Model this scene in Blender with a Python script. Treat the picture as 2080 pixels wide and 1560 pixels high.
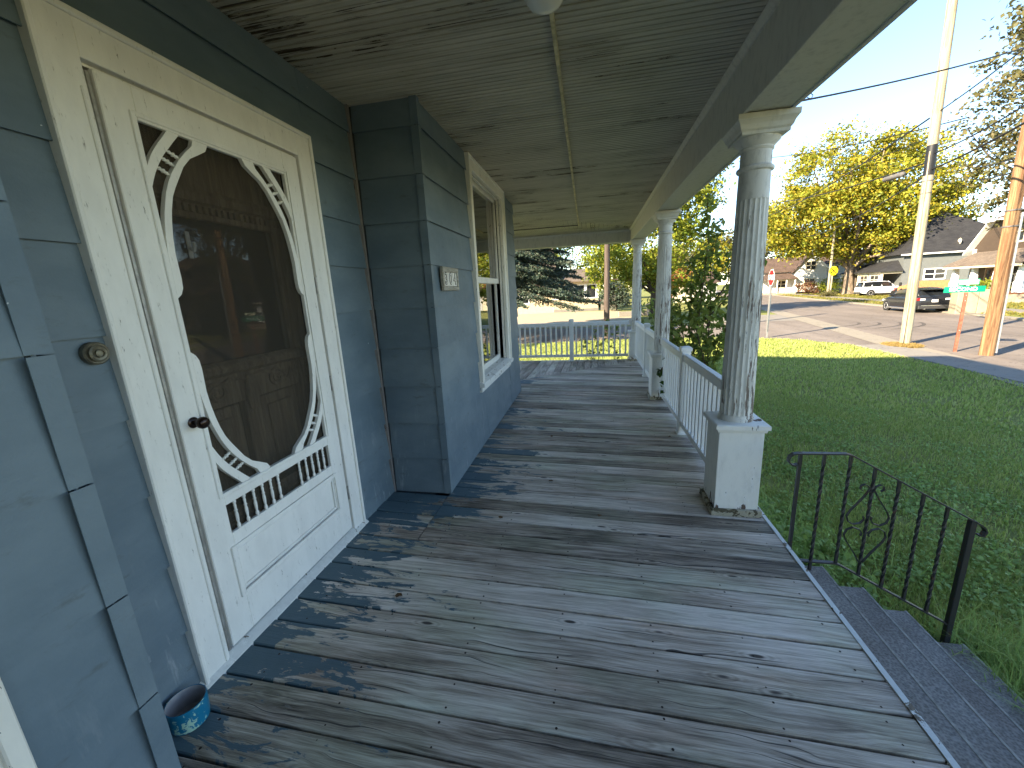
import bpy, bmesh, math, random
import numpy as np
from mathutils import Vector, Matrix
for o in list(bpy.data.objects): bpy.data.objects.remove(o)
S = bpy.context.scene
C = S.collection
R = math.radians
random.seed(7); rng = np.random.default_rng(7)

# ---------------------------------------------------------------- camera, sky, sun, exposure
cam = bpy.data.cameras.new('camera'); camo = bpy.data.objects.new('camera', cam); C.objects.link(camo)
cam.sensor_width = 36; cam.lens = 14.087; cam.clip_start = .02; cam.clip_end = 900
FW = Vector((-0.19448827, 0.95521762, -0.22301036)); RT = Vector((0.9808941, 0.18832899, -0.04877452)); UP = Vector((0.00459097, 0.22823562, 0.9735951))
m = Matrix.Identity(4)
for i in range(3):
    m[i][0] = RT[i]; m[i][1] = UP[i]; m[i][2] = -FW[i]
m.translation = (0, 0, 1.529)
camo.matrix_world = m
S.camera = camo
SUN_EL = R(27); SUN_AZ = Vector((-.80, -.60))           # towards the sun, on the ground plane
W = bpy.data.worlds.new('World'); S.world = W; W.use_nodes = True
wn = W.node_tree.nodes; wl = W.node_tree.links; wn.clear()
sky = wn.new('ShaderNodeTexSky'); sky.sky_type = 'NISHITA'; sky.sun_disc = False
sky.sun_elevation = SUN_EL; sky.sun_rotation = math.atan2(SUN_AZ.x, SUN_AZ.y); sky.altitude = 200; sky.air_density = 1.0; sky.dust_density = .0; sky.ozone_density = 2.2
bg = wn.new('ShaderNodeBackground'); bg.inputs[1].default_value = .054
wo = wn.new('ShaderNodeOutputWorld'); wl.new(sky.outputs[0], bg.inputs[0]); wl.new(bg.outputs[0], wo.inputs[0])
sl = bpy.data.lights.new('sun', 'SUN'); sl.energy = 2.9; sl.angle = R(.5); sl.color = (1, .84, .62)
so = bpy.data.objects.new('sun', sl); C.objects.link(so)
sd = Vector((-SUN_AZ.x*math.cos(SUN_EL), -SUN_AZ.y*math.cos(SUN_EL), -math.sin(SUN_EL)))
so.rotation_euler = sd.to_track_quat('-Z', 'Y').to_euler(); so.location = (-40, -30, 40)
S.view_settings.view_transform = 'Standard'; S.view_settings.look = 'None'; S.view_settings.gamma = 1
S.view_settings.use_curve_mapping = False; S.view_settings.exposure = 3.05
S.render.engine = 'CYCLES'
S.cycles.max_bounces = 8; S.cycles.diffuse_bounces = 5; S.cycles.transparent_max_bounces = 16

# ---------------------------------------------------------------- mesh helpers
ROOT = {}
def thing(name, label, cat, loc=(0,0,0), rz=0, group=None, world=False):
    o = bpy.data.objects.new(name, None); C.objects.link(o); o.empty_display_size = .1
    o.location = loc; o.rotation_euler = (0, 0, rz); o['label'] = label; o['category'] = cat
    if group: o['group'] = group
    if world: ROOT[o] = Vector(loc)
    return o
def tag(o, label, cat, group=None):
    o['label'] = label; o['category'] = cat
    if group: o['group'] = group
    return o
def struct(o): o['kind'] = 'structure'; return o
def stuff(o): o['kind'] = 'stuff'; return o

class MB:
    def __init__(s): s.v = []; s.f = []
    def add(s, v, f):
        b = len(s.v); s.v += [tuple(p) for p in v]; s.f += [tuple(i+b for i in q) for q in f]; return s
    def box(s, x0, x1, y0, y1, z0, z1):
        return s.add([(x0,y0,z0),(x1,y0,z0),(x1,y1,z0),(x0,y1,z0),(x0,y0,z1),(x1,y0,z1),(x1,y1,z1),(x0,y1,z1)],
                     [(0,3,2,1),(4,5,6,7),(0,1,5,4),(1,2,6,5),(2,3,7,6),(3,0,4,7)])
    def prism(s, poly, ax, a, b, fn=None):
        n = len(poly)
        def P(u, w, t): return {'x': (t,u,w), 'y': (u,t,w), 'z': (u,w,t)}[ax]
        v = [P(u,w,a) for u,w in poly] + [P(u,w,b) for u,w in poly]
        if fn: v = [fn(*p) for p in v]
        return s.add(v, [tuple(range(n))[::-1], tuple(range(n, 2*n))] + [(i, (i+1)%n, n+(i+1)%n, n+i) for i in range(n)])
    def strip(s, A, B, ax, a, b):
        """ribbon between polylines A and B (equal length) extruded along ax"""
        for i in range(len(A)-1):
            s.prism([A[i], A[i+1], B[i+1], B[i]], ax, a, b)
        return s
    def tube(s, pts, r, n=8, cap=True, sq=0):
        pts = [Vector(p) for p in pts]; m_ = len(pts); rs = r if isinstance(r, (list, tuple)) else [r]*m_
        base = len(s.v); up = None
        for i, p in enumerate(pts):
            t = (pts[min(i+1, m_-1)] - pts[max(i-1, 0)]).normalized()
            if up is None: up = Vector((0,0,1)) if abs(t.z) < .9 else Vector((1,0,0))
            a = t.cross(up); a = a.normalized() if a.length > 1e-6 else Vector((1,0,0)); up = a.cross(t).normalized()
            for k in range(n):
                th = 2*math.pi*(k+sq)/n; q = p + (a*math.cos(th) + up*math.sin(th))*rs[i]; s.v.append(tuple(q))
        for i in range(m_-1):
            for k in range(n):
                s.f.append((base+i*n+k, base+i*n+(k+1)%n, base+(i+1)*n+(k+1)%n, base+(i+1)*n+k))
        if cap: s.f.append(tuple(base+k for k in range(n))[::-1]); s.f.append(tuple(base+(m_-1)*n+k for k in range(n)))
        return s
    def lathe(s, prof, c=(0,0,0), n=24, ax='z', rf=None, cap=True):
        base = len(s.v)
        for r, z in prof:
            for k in range(n):
                th = 2*math.pi*k/n; rr = r*(rf(th, z) if rf else 1); u, w = rr*math.cos(th), rr*math.sin(th)
                p = {'z': (u,w,z), 'y': (u,z,w), 'x': (z,u,w)}[ax]; s.v.append((c[0]+p[0], c[1]+p[1], c[2]+p[2]))
        m_ = len(prof)
        for i in range(m_-1):
            for k in range(n): s.f.append((base+i*n+k, base+i*n+(k+1)%n, base+(i+1)*n+(k+1)%n, base+(i+1)*n+k))
        if cap and prof[0][0] > 1e-5: s.f.append(tuple(base+k for k in range(n))[::-1])
        if cap and prof[-1][0] > 1e-5: s.f.append(tuple(base+(m_-1)*n+k for k in range(n)))
        return s
    def loft(s, rings, cap=True):
        base = len(s.v); n = len(rings[0])
        for r in rings: s.v += [tuple(p) for p in r]
        for i in range(len(rings)-1):
            for k in range(n): s.f.append((base+i*n+k, base+i*n+(k+1)%n, base+(i+1)*n+(k+1)%n, base+(i+1)*n+k))
        if cap: s.f.append(tuple(base+k for k in range(n))[::-1]); s.f.append(tuple(base+(len(rings)-1)*n+k for k in range(n)))
        return s
    def warp(s, fn): s.v = [tuple(fn(*p)) for p in s.v]; return s
    def build(s, name, mat, parent=None, smooth=False, bevel=0, seg=1):
        off = ROOT.get(parent) if parent else None
        v = [(x-off.x, y-off.y, z-off.z) for x,y,z in s.v] if off else s.v
        me = bpy.data.meshes.new(name); me.from_pydata(v, [], s.f)
        bm = bmesh.new(); bm.from_mesh(me)
        bmesh.ops.remove_doubles(bm, verts=bm.verts, dist=1e-5)
        bmesh.ops.recalc_face_normals(bm, faces=bm.faces)
        if bevel: bmesh.ops.bevel(bm, geom=[e for e in bm.edges if len(e.link_faces)==2 and e.calc_face_angle(0) > .5], offset=bevel, segments=seg, affect='EDGES', clamp_overlap=True)
        bm.to_mesh(me); bm.free()
        if smooth:
            for p in me.polygons: p.use_smooth = True
            if smooth != 2:
                try: me.set_sharp_from_angle(angle=R(40))
                except Exception: pass
        me.materials.append(mat)
        o = bpy.data.objects.new(name, me); C.objects.link(o)
        if parent: o.parent = parent
        if off: ROOT[o] = off
        return o
def npmesh(name, V, F, mat, parent=None, smooth=False):
    """V (n,3) float, F (m,k) int"""
    if parent in ROOT: V = V - np.array(ROOT[parent])
    me = bpy.data.meshes.new(name); n = len(V); mm, k = F.shape
    me.vertices.add(n); me.vertices.foreach_set('co', np.ascontiguousarray(V, dtype=np.float32).ravel())
    me.loops.add(mm*k); me.loops.foreach_set('vertex_index', np.ascontiguousarray(F, dtype=np.int32).ravel())
    me.polygons.add(mm); me.polygons.foreach_set('loop_start', np.arange(0, mm*k, k, dtype=np.int32))
    try: me.polygons.foreach_set('loop_total', np.full(mm, k, dtype=np.int32))
    except Exception: pass
    me.update(calc_edges=True); me.validate()
    me.materials.append(mat)
    if smooth: me.polygons.foreach_set('use_smooth', np.ones(mm, dtype=bool))
    o = bpy.data.objects.new(name, me); C.objects.link(o)
    if parent: o.parent = parent
    if parent in ROOT: ROOT[o] = ROOT[parent]
    return o
def textmesh(name, txt, size, mat, parent, M4, extrude=.002, offset=0, bold=False):
    cu = bpy.data.curves.new(name, 'FONT'); cu.body = txt; cu.size = size; cu.extrude = extrude; cu.offset = offset
    cu.align_x = 'CENTER'; cu.align_y = 'CENTER'; cu.resolution_u = 4
    to = bpy.data.objects.new(name, cu); C.objects.link(to)
    bpy.context.view_layer.update()
    me = bpy.data.meshes.new_from_object(to.evaluated_get(bpy.context.evaluated_depsgraph_get()))
    bpy.data.objects.remove(to)
    off = ROOT.get(parent)
    MM = (Matrix.Translation(-off) @ M4) if off else M4
    me.transform(MM); me.materials.clear(); me.materials.append(mat)
    o = bpy.data.objects.new(name, me); C.objects.link(o); o.parent = parent
    return o
def copytree(o, parent=None):
    c = o.copy(); C.objects.link(c)
    if parent: c.parent = parent
    for ch in list(o.children): copytree(ch, c)
    return c
# floor of the porch falls outwards, ceiling and beam are a little out of level
def fz(x, y):
    return -.031*x - .0034*y if y < x + 8.05 else -.031*(y-8.05) - .0034*y
def cz(y): return 2.778 - .0085*y
def bz(y): return 2.4166 + .0048*y
def gz(x, y):
    t = min(1, max(0, max((x-1.5)/7.0, (y-10)/9))); t = t*t*(3-2*t)*.5 + t*.5
    return -.87 - .38*t

# ---------------------------------------------------------------- material helpers
class NT:
    def __init__(s, name):
        s.m = bpy.data.materials.new(name); s.m.use_nodes = True; s.N = s.m.node_tree.nodes; s.L = s.m.node_tree.links
        s.b = s.N['Principled BSDF']; s.out = s.N['Material Output']
    def n(s, t, **kw):
        nd = s.N.new('ShaderNode'+t)
        for k, v in kw.items(): setattr(nd, k, v)
        return nd
    def set(s, sock, v):
        if isinstance(v, bpy.types.NodeSocket): s.L.new(v, sock)
        else:
            if hasattr(sock.default_value, '__len__') and isinstance(v, (tuple, list)) and len(v) == 3 and len(sock.default_value) == 4: v = (*v, 1)
            sock.default_value = v
    def pos(s): return s.n('NewGeometry').outputs['Position']
    def obj(s): return s.n('TexCoord').outputs['Object']
    def rnd(s): return s.n('ObjectInfo').outputs['Random']
    def isl(s): return s.n('NewGeometry').outputs['Random Per Island']
    def map(s, vec, scale=(1,1,1), loc=None, rot=None):
        mp = s.n('Mapping'); s.set(mp.inputs['Vector'], vec); mp.inputs['Scale'].default_value = scale
        if loc is not None: s.set(mp.inputs['Location'], loc)
        if rot is not None: mp.inputs['Rotation'].default_value = rot
        return mp.outputs[0]
    def noise(s, vec, scale, detail=4, rough=.55, dist=0, dim='3D'):
        nd = s.n('TexNoise'); s.set(nd.inputs['Vector'], vec); nd.inputs['Scale'].default_value = scale; nd.inputs['Detail'].default_value = detail
        nd.inputs['Roughness'].default_value = rough; nd.inputs['Distortion'].default_value = dist
        return nd.outputs['Fac']
    def math(s, op, a, b=0, c=None, clamp=False):
        nd = s.n('Math', operation=op); nd.use_clamp = clamp; s.set(nd.inputs[0], a); s.set(nd.inputs[1], b)
        if c is not None: s.set(nd.inputs[2], c)
        return nd.outputs[0]
    def ramp(s, fac, stops, interp='LINEAR'):
        nd = s.n('ValToRGB'); cr = nd.color_ramp; cr.interpolation = interp
        while len(cr.elements) < len(stops): cr.elements.new(.5)
        for e, (p, c) in zip(cr.elements, stops):
            e.position = p; e.color = (c, c, c, 1) if isinstance(c, (int, float)) else (*c, 1)
        s.set(nd.inputs[0], fac); return nd.outputs[0]
    def step(s, fac, lo, hi):
        nd = s.n('MapRange'); nd.interpolation_type = 'SMOOTHSTEP'; s.set(nd.inputs[0], fac); nd.inputs[1].default_value = lo; nd.inputs[2].default_value = hi
        return nd.outputs[0]
    def mix(s, fac, a, b, blend='MIX'):
        nd = s.n('Mix'); nd.data_type = 'RGBA'; nd.blend_type = blend; s.set(nd.inputs[0], fac); s.set(nd.inputs[6], a); s.set(nd.inputs[7], b)
        return nd.outputs[2]
    def xyz(s, vec):
        nd = s.n('SeparateXYZ'); s.set(nd.inputs[0], vec); return nd.outputs
    def comb(s, x, y, z):
        nd = s.n('CombineXYZ'); s.set(nd.inputs[0], x); s.set(nd.inputs[1], y); s.set(nd.inputs[2], z); return nd.outputs[0]
    def bump(s, h, dist=.01, strength=.6):
        nd = s.n('Bump'); s.set(nd.inputs['Height'], h); nd.inputs['Distance'].default_value = dist; nd.inputs['Strength'].default_value = strength
        s.L.new(nd.outputs[0], s.b.inputs['Normal'])
    def fin(s, col, rough=.6, spec=.4, metal=0):
        s.set(s.b.inputs['Base Color'], col); s.set(s.b.inputs['Roughness'], rough); s.b.inputs['Specular IOR Level'].default_value = spec
        s.set(s.b.inputs['Metallic'], metal); return s.m
def plain(name, col, rough=.6, spec=.4, metal=0, var=.15, scale=6, bump=0, fine=60):
    t = NT(name); v = t.obj(); f = t.noise(v, scale, 5); g = t.noise(v, fine, 3)
    a = tuple(c*(1-var) for c in col); b = tuple(min(1, c*(1+var)) for c in col)
    k = t.math('ADD', t.math('MULTIPLY', f, .7), t.math('MULTIPLY', g, .3))
    c = t.mix(t.step(k, .3, .7), a, b)
    if bump: t.bump(g, bump)
    return t.fin(c, rough, spec, metal)
def leafmat(name, cols, rough=.55, trans=.35):
    t = NT(name); r = t.isl(); n_ = len(cols)
    c = t.ramp(r, [(i/(n_-1), k) for i, k in enumerate(cols)])
    big = t.noise(t.obj(), .35, 2); c = t.mix(t.math('MULTIPLY', t.step(big, .35, .65), .35), c, t.mix(1, c, (.75,.8,.7), 'MULTIPLY'))
    t.fin(c, rough, .3)
    tr = t.n('BsdfTranslucent'); t.set(tr.inputs[0], c); mx = t.n('MixShader'); mx.inputs[0].default_value = trans
    t.L.new(t.b.outputs[0], mx.inputs[1]); t.L.new(tr.outputs[0], mx.inputs[2]); t.L.new(mx.outputs[0], t.out.inputs[0])
    return t.m
# ---------------------------------------------------------------- materials
def m_deck(swap=False):
    t = NT('weathered_deck_cross' if swap else 'weathered_deck'); p = t.pos(); r = t.rnd(); X, Y, Z = t.xyz(p)
    if swap: X, Y = Y, X; p = t.comb(X, Y, Z)
    wob = t.noise(t.map(p, (1.3, 5, 1), t.comb(t.math('MULTIPLY', r, 53), t.math('MULTIPLY', r, 17), 0)), 1.0, 3)
    yy = t.math('ADD', t.math('MULTIPLY', Y, 30), t.math('MULTIPLY', wob, 3.2))
    g = t.comb(t.math('ADD', t.math('MULTIPLY', X, 1.1), t.math('MULTIPLY', r, 71)), yy, t.math('MULTIPLY', r, 29))
    grain = t.noise(g, 1.6, 8, .68, .4)
    fineg = t.noise(t.comb(t.math('MULTIPLY', X, 5), t.math('MULTIPLY', Y, 190), t.math('MULTIPLY', r, 9)), 1, 5, .75)
    kv = t.n('TexVoronoi'); kv.feature = 'F1'; kv.inputs['Randomness'].default_value = 1
    t.set(kv.inputs['Vector'], t.comb(t.math('ADD', t.math('MULTIPLY', X, 1.7), t.math('MULTIPLY', r, 13)), t.math('MULTIPLY', Y, 5.5), t.math('MULTIPLY', r, 31))); kv.inputs['Scale'].default_value = 1.5
    kd = t.math('ADD', kv.outputs['Distance'], t.math('MULTIPLY', t.math('SUBTRACT', wob, .5), .12))
    ring = t.math('SINE', t.math('MULTIPLY', kd, 75)); km = t.step(kd, .30, .10); kc = t.step(kd, .085, .05)
    big = t.noise(t.map(p, (.9, 2.2, 1), t.comb(t.math('MULTIPLY', r, 7), 0, 0)), 1.3, 4, .6)
    lum = t.math('SUBTRACT', t.math('ADD', t.math('MULTIPLY', grain, 1.15), t.math('MULTIPLY', fineg, .80)), .42)
    lum = t.math('ADD', lum, t.math('MULTIPLY', t.math('MULTIPLY', ring, km), .07))
    lum = t.math('ADD', lum, t.math('MULTIPLY', t.math('SUBTRACT', big, .5), .85))
    lum = t.math('ADD', lum, t.math('MULTIPLY', t.math('SUBTRACT', r, .5), .34))
    wood = t.ramp(lum, [(.16, (.060,.047,.037)), (.40, (.27,.218,.172)), (.60, (.50,.42,.345)), (.86, (.80,.71,.62))])
    tint = t.noise(t.map(p, (.8, 1.3, 1), t.comb(t.math('MULTIPLY', r, 31), 0, t.math('MULTIPLY', r, 11))), 1.7, 3)
    wood = t.mix(t.math('MULTIPLY', t.step(tint, .42, .68), .75), wood, t.mix(1, wood, (.84,.95,.84), 'MULTIPLY'))
    warm = t.noise(t.map(p, (1.1, 6, 1), t.comb(9, t.math('MULTIPLY', r, 23), 0)), 1.2, 2)
    wood = t.mix(t.math('MULTIPLY', t.step(warm, .55, .75), .6), wood, t.mix(1, wood, (1.10,.98,.94), 'MULTIPLY'))
    wood = t.mix(kc, wood, (.075,.062,.052))
    crack = t.noise(t.comb(t.math('MULTIPLY', X, .9), t.math('ADD', t.math('MULTIPLY', Y, 85), t.math('MULTIPLY', wob, 12)), t.math('MULTIPLY', r, 41)), 1, 2, .5)
    wood = t.mix(t.math('MULTIPLY', t.step(crack, .66, .71), .85), wood, (.03,.027,.025))
    # left-over blue paint, thick by the wall and worn off where people walk
    ro = t.comb(t.math('MULTIPLY', r, 19), t.math('MULTIPLY', r, 5), 0)
    pn = t.noise(t.map(p, (2.2, 7, 1), ro), 1.3, 8, .68, .8); pn2 = t.noise(t.map(p, (9, 30, 1), ro), 1.0, 5, .7, .5)
    pn = t.math('ADD', t.math('MULTIPLY', t.math('SUBTRACT', pn, .5), 1.5), t.math('MULTIPLY', pn2, .35))
    wallx = t.math('MULTIPLY', t.step(Y, 1.9, 2.6), t.math('ADD', .40, t.math('MULTIPLY', t.step(Y, 4.2, 2.8), .12)))
    bias = t.math('SUBTRACT', t.math('SUBTRACT', t.math('ADD', X, 1.30), wallx), t.math('MULTIPLY', t.step(Y, 1.35, .9), .22))
    pm = t.math('ADD', t.math('SUBTRACT', pn, t.math('MULTIPLY', bias, .50)), .31); pm = t.math('ADD', pm, t.math('MULTIPLY', t.math('SUBTRACT', r, .5), .30))
    pm = t.math('SUBTRACT', pm, t.math('MULTIPLY', t.step(Y, 3.4, 6.0), .12)); pm = t.math('SUBTRACT', pm, t.math('MULTIPLY', t.step(grain, .52, .72), .12))
    if swap: pm = t.math('SUBTRACT', pm, 5)
    pk = t.step(pm, .505, .525)
    pc = t.mix(t.noise(p, 14, 4), (.070,.118,.145), (.108,.165,.192))
    edge = t.math('MULTIPLY', t.step(pm, .46, .505), t.math('SUBTRACT', 1, pk))
    wood = t.mix(t.math('MULTIPLY', edge, .35), wood, (.34,.31,.28))
    col = t.mix(pk, wood, pc)
    t.bump(t.math('ADD', t.math('MULTIPLY', lum, .8), t.math('MULTIPLY', pk, .5)), .006, .55)
    return t.fin(col, t.mix(pk, (.62,.62,.62), (.5,.5,.5)), .35)
def m_ceiling():
    t = NT('beadboard_paint'); p = t.pos(); r = t.rnd(); X, Y, Z = t.xyz(p)
    st = t.noise(t.comb(t.math('MULTIPLY', X, 1.6), t.math('MULTIPLY', Y, 55), t.math('MULTIPLY', r, 9)), 1, 6, .7)
    pat = t.noise(t.map(p, (1.1, 2.0, 1)), 1.6, 4)
    a = t.mix(t.step(st, .3, .7), (.42,.38,.295), (.62,.565,.46))
    a = t.mix(t.math('MULTIPLY', t.step(pat, .4, .7), .5), a, (.32,.285,.22))
    worn = t.math('ADD', st, t.math('MULTIPLY', t.math('SUBTRACT', pat, .5), .55)); worn = t.math('ADD', worn, t.math('MULTIPLY', t.step(r, .86, .9), .13))
    worn = t.math('ADD', worn, t.math('MULTIPLY', t.step(X, -.2, -1.4), .05))
    k = t.step(worn, .665, .70)
    a = t.mix(k, a, t.mix(t.noise(p, 30), (.035,.025,.015), (.11,.075,.045)))
    t.bump(t.math('SUBTRACT', t.math('MULTIPLY', st, .4), t.math('MULTIPLY', k, .5)), .004, .5)
    return t.fin(a, .65, .3)
def m_siding(name='blue_siding'):
    t = NT(name); p = t.pos(); r = t.rnd(); X, Y, Z = t.xyz(p)
    f = t.noise(t.map(p, (1, 1, 2)), 2.2, 5, .6); g = t.noise(p, 130, 3)
    sc = t.noise(t.map(p, (14, 14, 2.2)), 1.5, 5, .7)
    a = t.mix(t.step(f, .3, .75), (.122,.168,.204), (.180,.230,.262))
    a = t.mix(t.math('MULTIPLY', r, .6), a, t.mix(1, a, (.80,.86,.90), 'MULTIPLY'))
    low = t.math('MULTIPLY', t.step(sc, .56, .72), t.step(Z, .9, .1))
    a = t.mix(t.math('MULTIPLY', low, .55), a, (.40,.43,.45))
    dirt = t.noise(t.map(p, (3, 3, 9)), 2.4, 6, .7); a = t.mix(t.math('MULTIPLY', t.step(dirt, .58, .74), .45), a, (.075,.08,.075))
    chip = t.noise(p, 38, 2); a = t.mix(t.step(chip, .795, .81), a, (.55,.58,.60))
    lapn = t.noise(t.map(p, (2.5, 2.5, 1.2)), 1.4, 3); t.bump(t.math('ADD', t.math('ADD', g, t.math('MULTIPLY', f, 3)), t.math('MULTIPLY', lapn, 9)), .0016, .6)
    return t.fin(a, .52, .4)
def m_peel(name, paint, wood, thr=.62, st=(16, 16, 2.2), nb=0, dirt=.3, zlo=None):
    t = NT(name); p = t.pos(); X, Y, Z = t.xyz(p)
    n1 = t.noise(t.map(p, st), 1.6, 7, .66, .5); n2 = t.noise(p, 5, 4)
    f = t.math('ADD', n1, t.math('MULTIPLY', t.math('SUBTRACT', n2, .5), .35))
    if nb:
        nx = t.xyz(t.n('NewGeometry').outputs['Normal'])
        f = t.math('ADD', f, t.math('MULTIPLY', t.math('SUBTRACT', nx[0], t.math('MULTIPLY', nx[1], .35)), nb))
        f = t.math('SUBTRACT', f, t.math('MULTIPLY', t.step(Z, 1.5, 2.4), .14))
    if zlo is not None: f = t.math('ADD', f, t.math('MULTIPLY', t.step(Z, zlo+.22, zlo-.02), .16))
    k = t.step(f, thr, thr+.025); ed = t.step(f, thr-.07, thr)
    g = t.noise(t.map(p, (8, 8, 3)), 3, 5, .7)
    pc = t.mix(t.math('MULTIPLY', t.step(g, .45, .75), dirt), paint, tuple(c*.55 for c in paint))
    pc = t.mix(t.math('MULTIPLY', ed, .5), pc, tuple(min(.9, c*1.25) for c in paint))
    wc = t.mix(t.noise(t.map(p, (40, 40, 4)), 2, 4), tuple(c*.55 for c in wood), tuple(c*1.5 for c in wood))
    t.bump(t.math('SUBTRACT', t.math('MULTIPLY', g, .25), t.math('MULTIPLY', k, 1)), .004, .7)
    return t.fin(t.mix(k, pc, wc), t.mix(k, (.55,)*3, (.8,)*3), .35)
def m_whitepaint(name, col=(.72,.72,.68), grime=.35, thr=.80):
    t = NT(name); p = t.pos(); X, Y, Z = t.xyz(p)
    a = t.noise(t.map(p, (4, 4, 1.3)), 3.2, 6, .65); b = t.noise(p, 90, 3); c_ = t.noise(t.map(p, (30, 30, 8)), 2.6, 4, .7)
    base = t.mix(t.step(a, .3, .75), col, tuple(c*.90 for c in col))
    base = t.mix(t.math('MULTIPLY', t.step(c_, .60, .72), grime), base, (.33,.31,.27))
    k = t.step(t.math('ADD', c_, t.math('MULTIPLY', a, .25)), thr, thr+.02)
    base = t.mix(k, base, (.16,.13,.10))
    t.bump(t.math('ADD', t.math('MULTIPLY', b, .3), a), .0022, .5)
    return t.fin(base, .42, .45)
def m_glass(name, refl=.9, tint=(.02,.022,.02), trans=.55):
    t = NT(name); g = t.n('BsdfGlossy'); g.inputs['Roughness'].default_value = .015; g.inputs[0].default_value = (refl, refl, refl, 1)
    tr = t.n('BsdfTransparent'); tr.inputs[0].default_value = (trans, trans, trans, 1)
    fr = t.n('Fresnel'); fr.inputs[0].default_value = 1.5
    f2 = t.math('MULTIPLY', fr.outputs[0], 1.8, clamp=True)
    mx = t.n('MixShader'); t.L.new(f2, mx.inputs[0]); t.L.new(tr.outputs[0], mx.inputs[1]); t.L.new(g.outputs[0], mx.inputs[2])
    t.L.new(mx.outputs[0], t.out.inputs[0]); return t.m
def m_screen():
    t = NT('insect_screen'); d = t.n('BsdfDiffuse'); d.inputs[0].default_value = (.085,.075,.060,1)
    tr = t.n('BsdfTransparent'); tr.inputs[0].default_value = (.95,.95,.95,1)
    mx = t.n('MixShader'); mx.inputs[0].default_value = .34
    t.L.new(tr.outputs[0], mx.inputs[1]); t.L.new(d.outputs[0], mx.inputs[2]); t.L.new(mx.outputs[0], t.out.inputs[0]); return t.m
def m_steps():
    t = NT('aggregate_concrete'); p = t.pos()
    a = t.noise(p, 55, 5, .7); b = t.noise(p, 2.5, 4); v = t.n('TexVoronoi'); v.inputs['Scale'].default_value = 90; t.set(v.inputs['Vector'], p)
    k = t.math('ADD', t.math('MULTIPLY', a, .7), t.math('MULTIPLY', v.outputs['Distance'], .5))
    c = t.ramp(k, [(.25, (.10,.094,.088)), (.5, (.185,.172,.16)), (.75, (.30,.28,.26))])
    c = t.mix(t.step(b, .35, .7), c, t.mix(1, c, (.72,.68,.66), 'MULTIPLY')); t.bump(k, .004, .6)
    return t.fin(c, .75, .3)
def m_ground():
    t = NT('lawn_soil'); p = t.pos(); a = t.noise(p, .7, 5); b = t.noise(p, 14, 5, .7); c = t.noise(p, 60, 3)
    g = t.mix(t.step(b, .3, .7), (.15,.16,.045), (.24,.25,.075))
    g = t.mix(t.math('MULTIPLY', t.step(a, .48, .68), .5), g, (.15,.13,.05)); t.bump(c, .03, .6)
    return t.fin(g, .9, .1)
def m_asphalt(name, lo, hi, tr=True):
    t = NT(name); p = t.pos(); a = t.noise(p, .35, 4); b = t.noise(p, 45, 4, .7); s = t.noise(t.map(p, (.5, .03, 1), None, (0, 0, R(9))), 2.2, 4, .6)
    k = t.math('ADD', t.math('MULTIPLY', b, .35), t.math('MULTIPLY', a, .25)); k = t.math('ADD', k, t.math('MULTIPLY', s, .45 if tr else .1))
    c = t.mix(t.step(k, .35, .68), lo, hi); cr = t.noise(t.map(p, (1, 1, 1)), 1.1, 6, .6)
    cr = t.math('ABSOLUTE', t.math('SUBTRACT', cr, .5)); c = t.mix(t.math('MULTIPLY', t.step(cr, .010, .003), .6), c, tuple(x*.45 for x in lo))
    t.bump(b, .01, .4); return t.fin(c, .85, .25)
def m_clap(name, col, pitch=.13, roof=False):
    t = NT(name); p = t.obj(); X, Y, Z = t.xyz(p)
    fr = t.math('FRACT', t.math('DIVIDE', Z, pitch)); n_ = t.noise(p, 3, 4); d = t.step(fr, .12, .0)
    c = t.mix(t.step(n_, .3, .7), tuple(x*.88 for x in col), col); c = t.mix(t.math('MULTIPLY', d, .55), c, tuple(x*.5 for x in col))
    t.bump(fr, .02, .6); return t.fin(c, .6, .3)
def m_shingle(name, col):
    t = NT(name); p = t.obj(); b = t.n('TexBrick'); b.inputs['Scale'].default_value = 3.2; b.inputs['Mortar Size'].default_value = .012
    X, Y, Z = t.xyz(p); t.set(b.inputs['Vector'], t.comb(t.math('ADD', X, t.math('MULTIPLY', Y, .4)), t.math('MULTIPLY', Z, 1.6), 0))
    b.inputs['Color1'].default_value = (*col, 1); b.inputs['Color2'].default_value = (*[c*.7 for c in col], 1); b.inputs['Mortar'].default_value = (*[c*.4 for c in col], 1)
    n_ = t.noise(p, 1.2, 4); c = t.mix(t.step(n_, .35, .7), b.outputs[0], t.mix(1, b.outputs[0], (.75,.75,.78), 'MULTIPLY'))
    return t.fin(c, .9, .2)
def m_bark(name, a, b, st=(14, 14, 2)):
    t = NT(name); p = t.obj(); n_ = t.noise(t.map(p, st), 1.3, 7, .7, .6); c = t.mix(t.step(n_, .35, .68), a, b); t.bump(n_, .03, .7); return t.fin(c, .85, .2)
def m_iron():
    t = NT('black_iron'); p = t.pos(); n_ = t.noise(p, 26, 6, .7); k = t.step(n_, .56, .66)
    c = t.mix(k, (.022,.022,.024), (.085,.042,.022)); t.bump(n_, .0025, .6); return t.fin(c, t.mix(k, (.42,)*3, (.85,)*3), .5)
def m_pot():
    t = NT('printed_pot_glaze'); p = t.obj(); a = t.noise(p, 34, 5, .6, 1.4); b = t.noise(p, 12, 3)
    f = t.math('ADD', a, t.math('MULTIPLY', t.math('SUBTRACT', b, .5), .5))
    c = t.mix(b, (.006,.135,.27), (.012,.21,.33)); c = t.mix(t.step(f, .585, .61), c, (.42,.62,.50)); return t.fin(c, .28, .5)
def m_maplebark(): return m_bark('maple_bark', (.10,.075,.055), (.30,.24,.18), (3, 3, .6))

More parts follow.
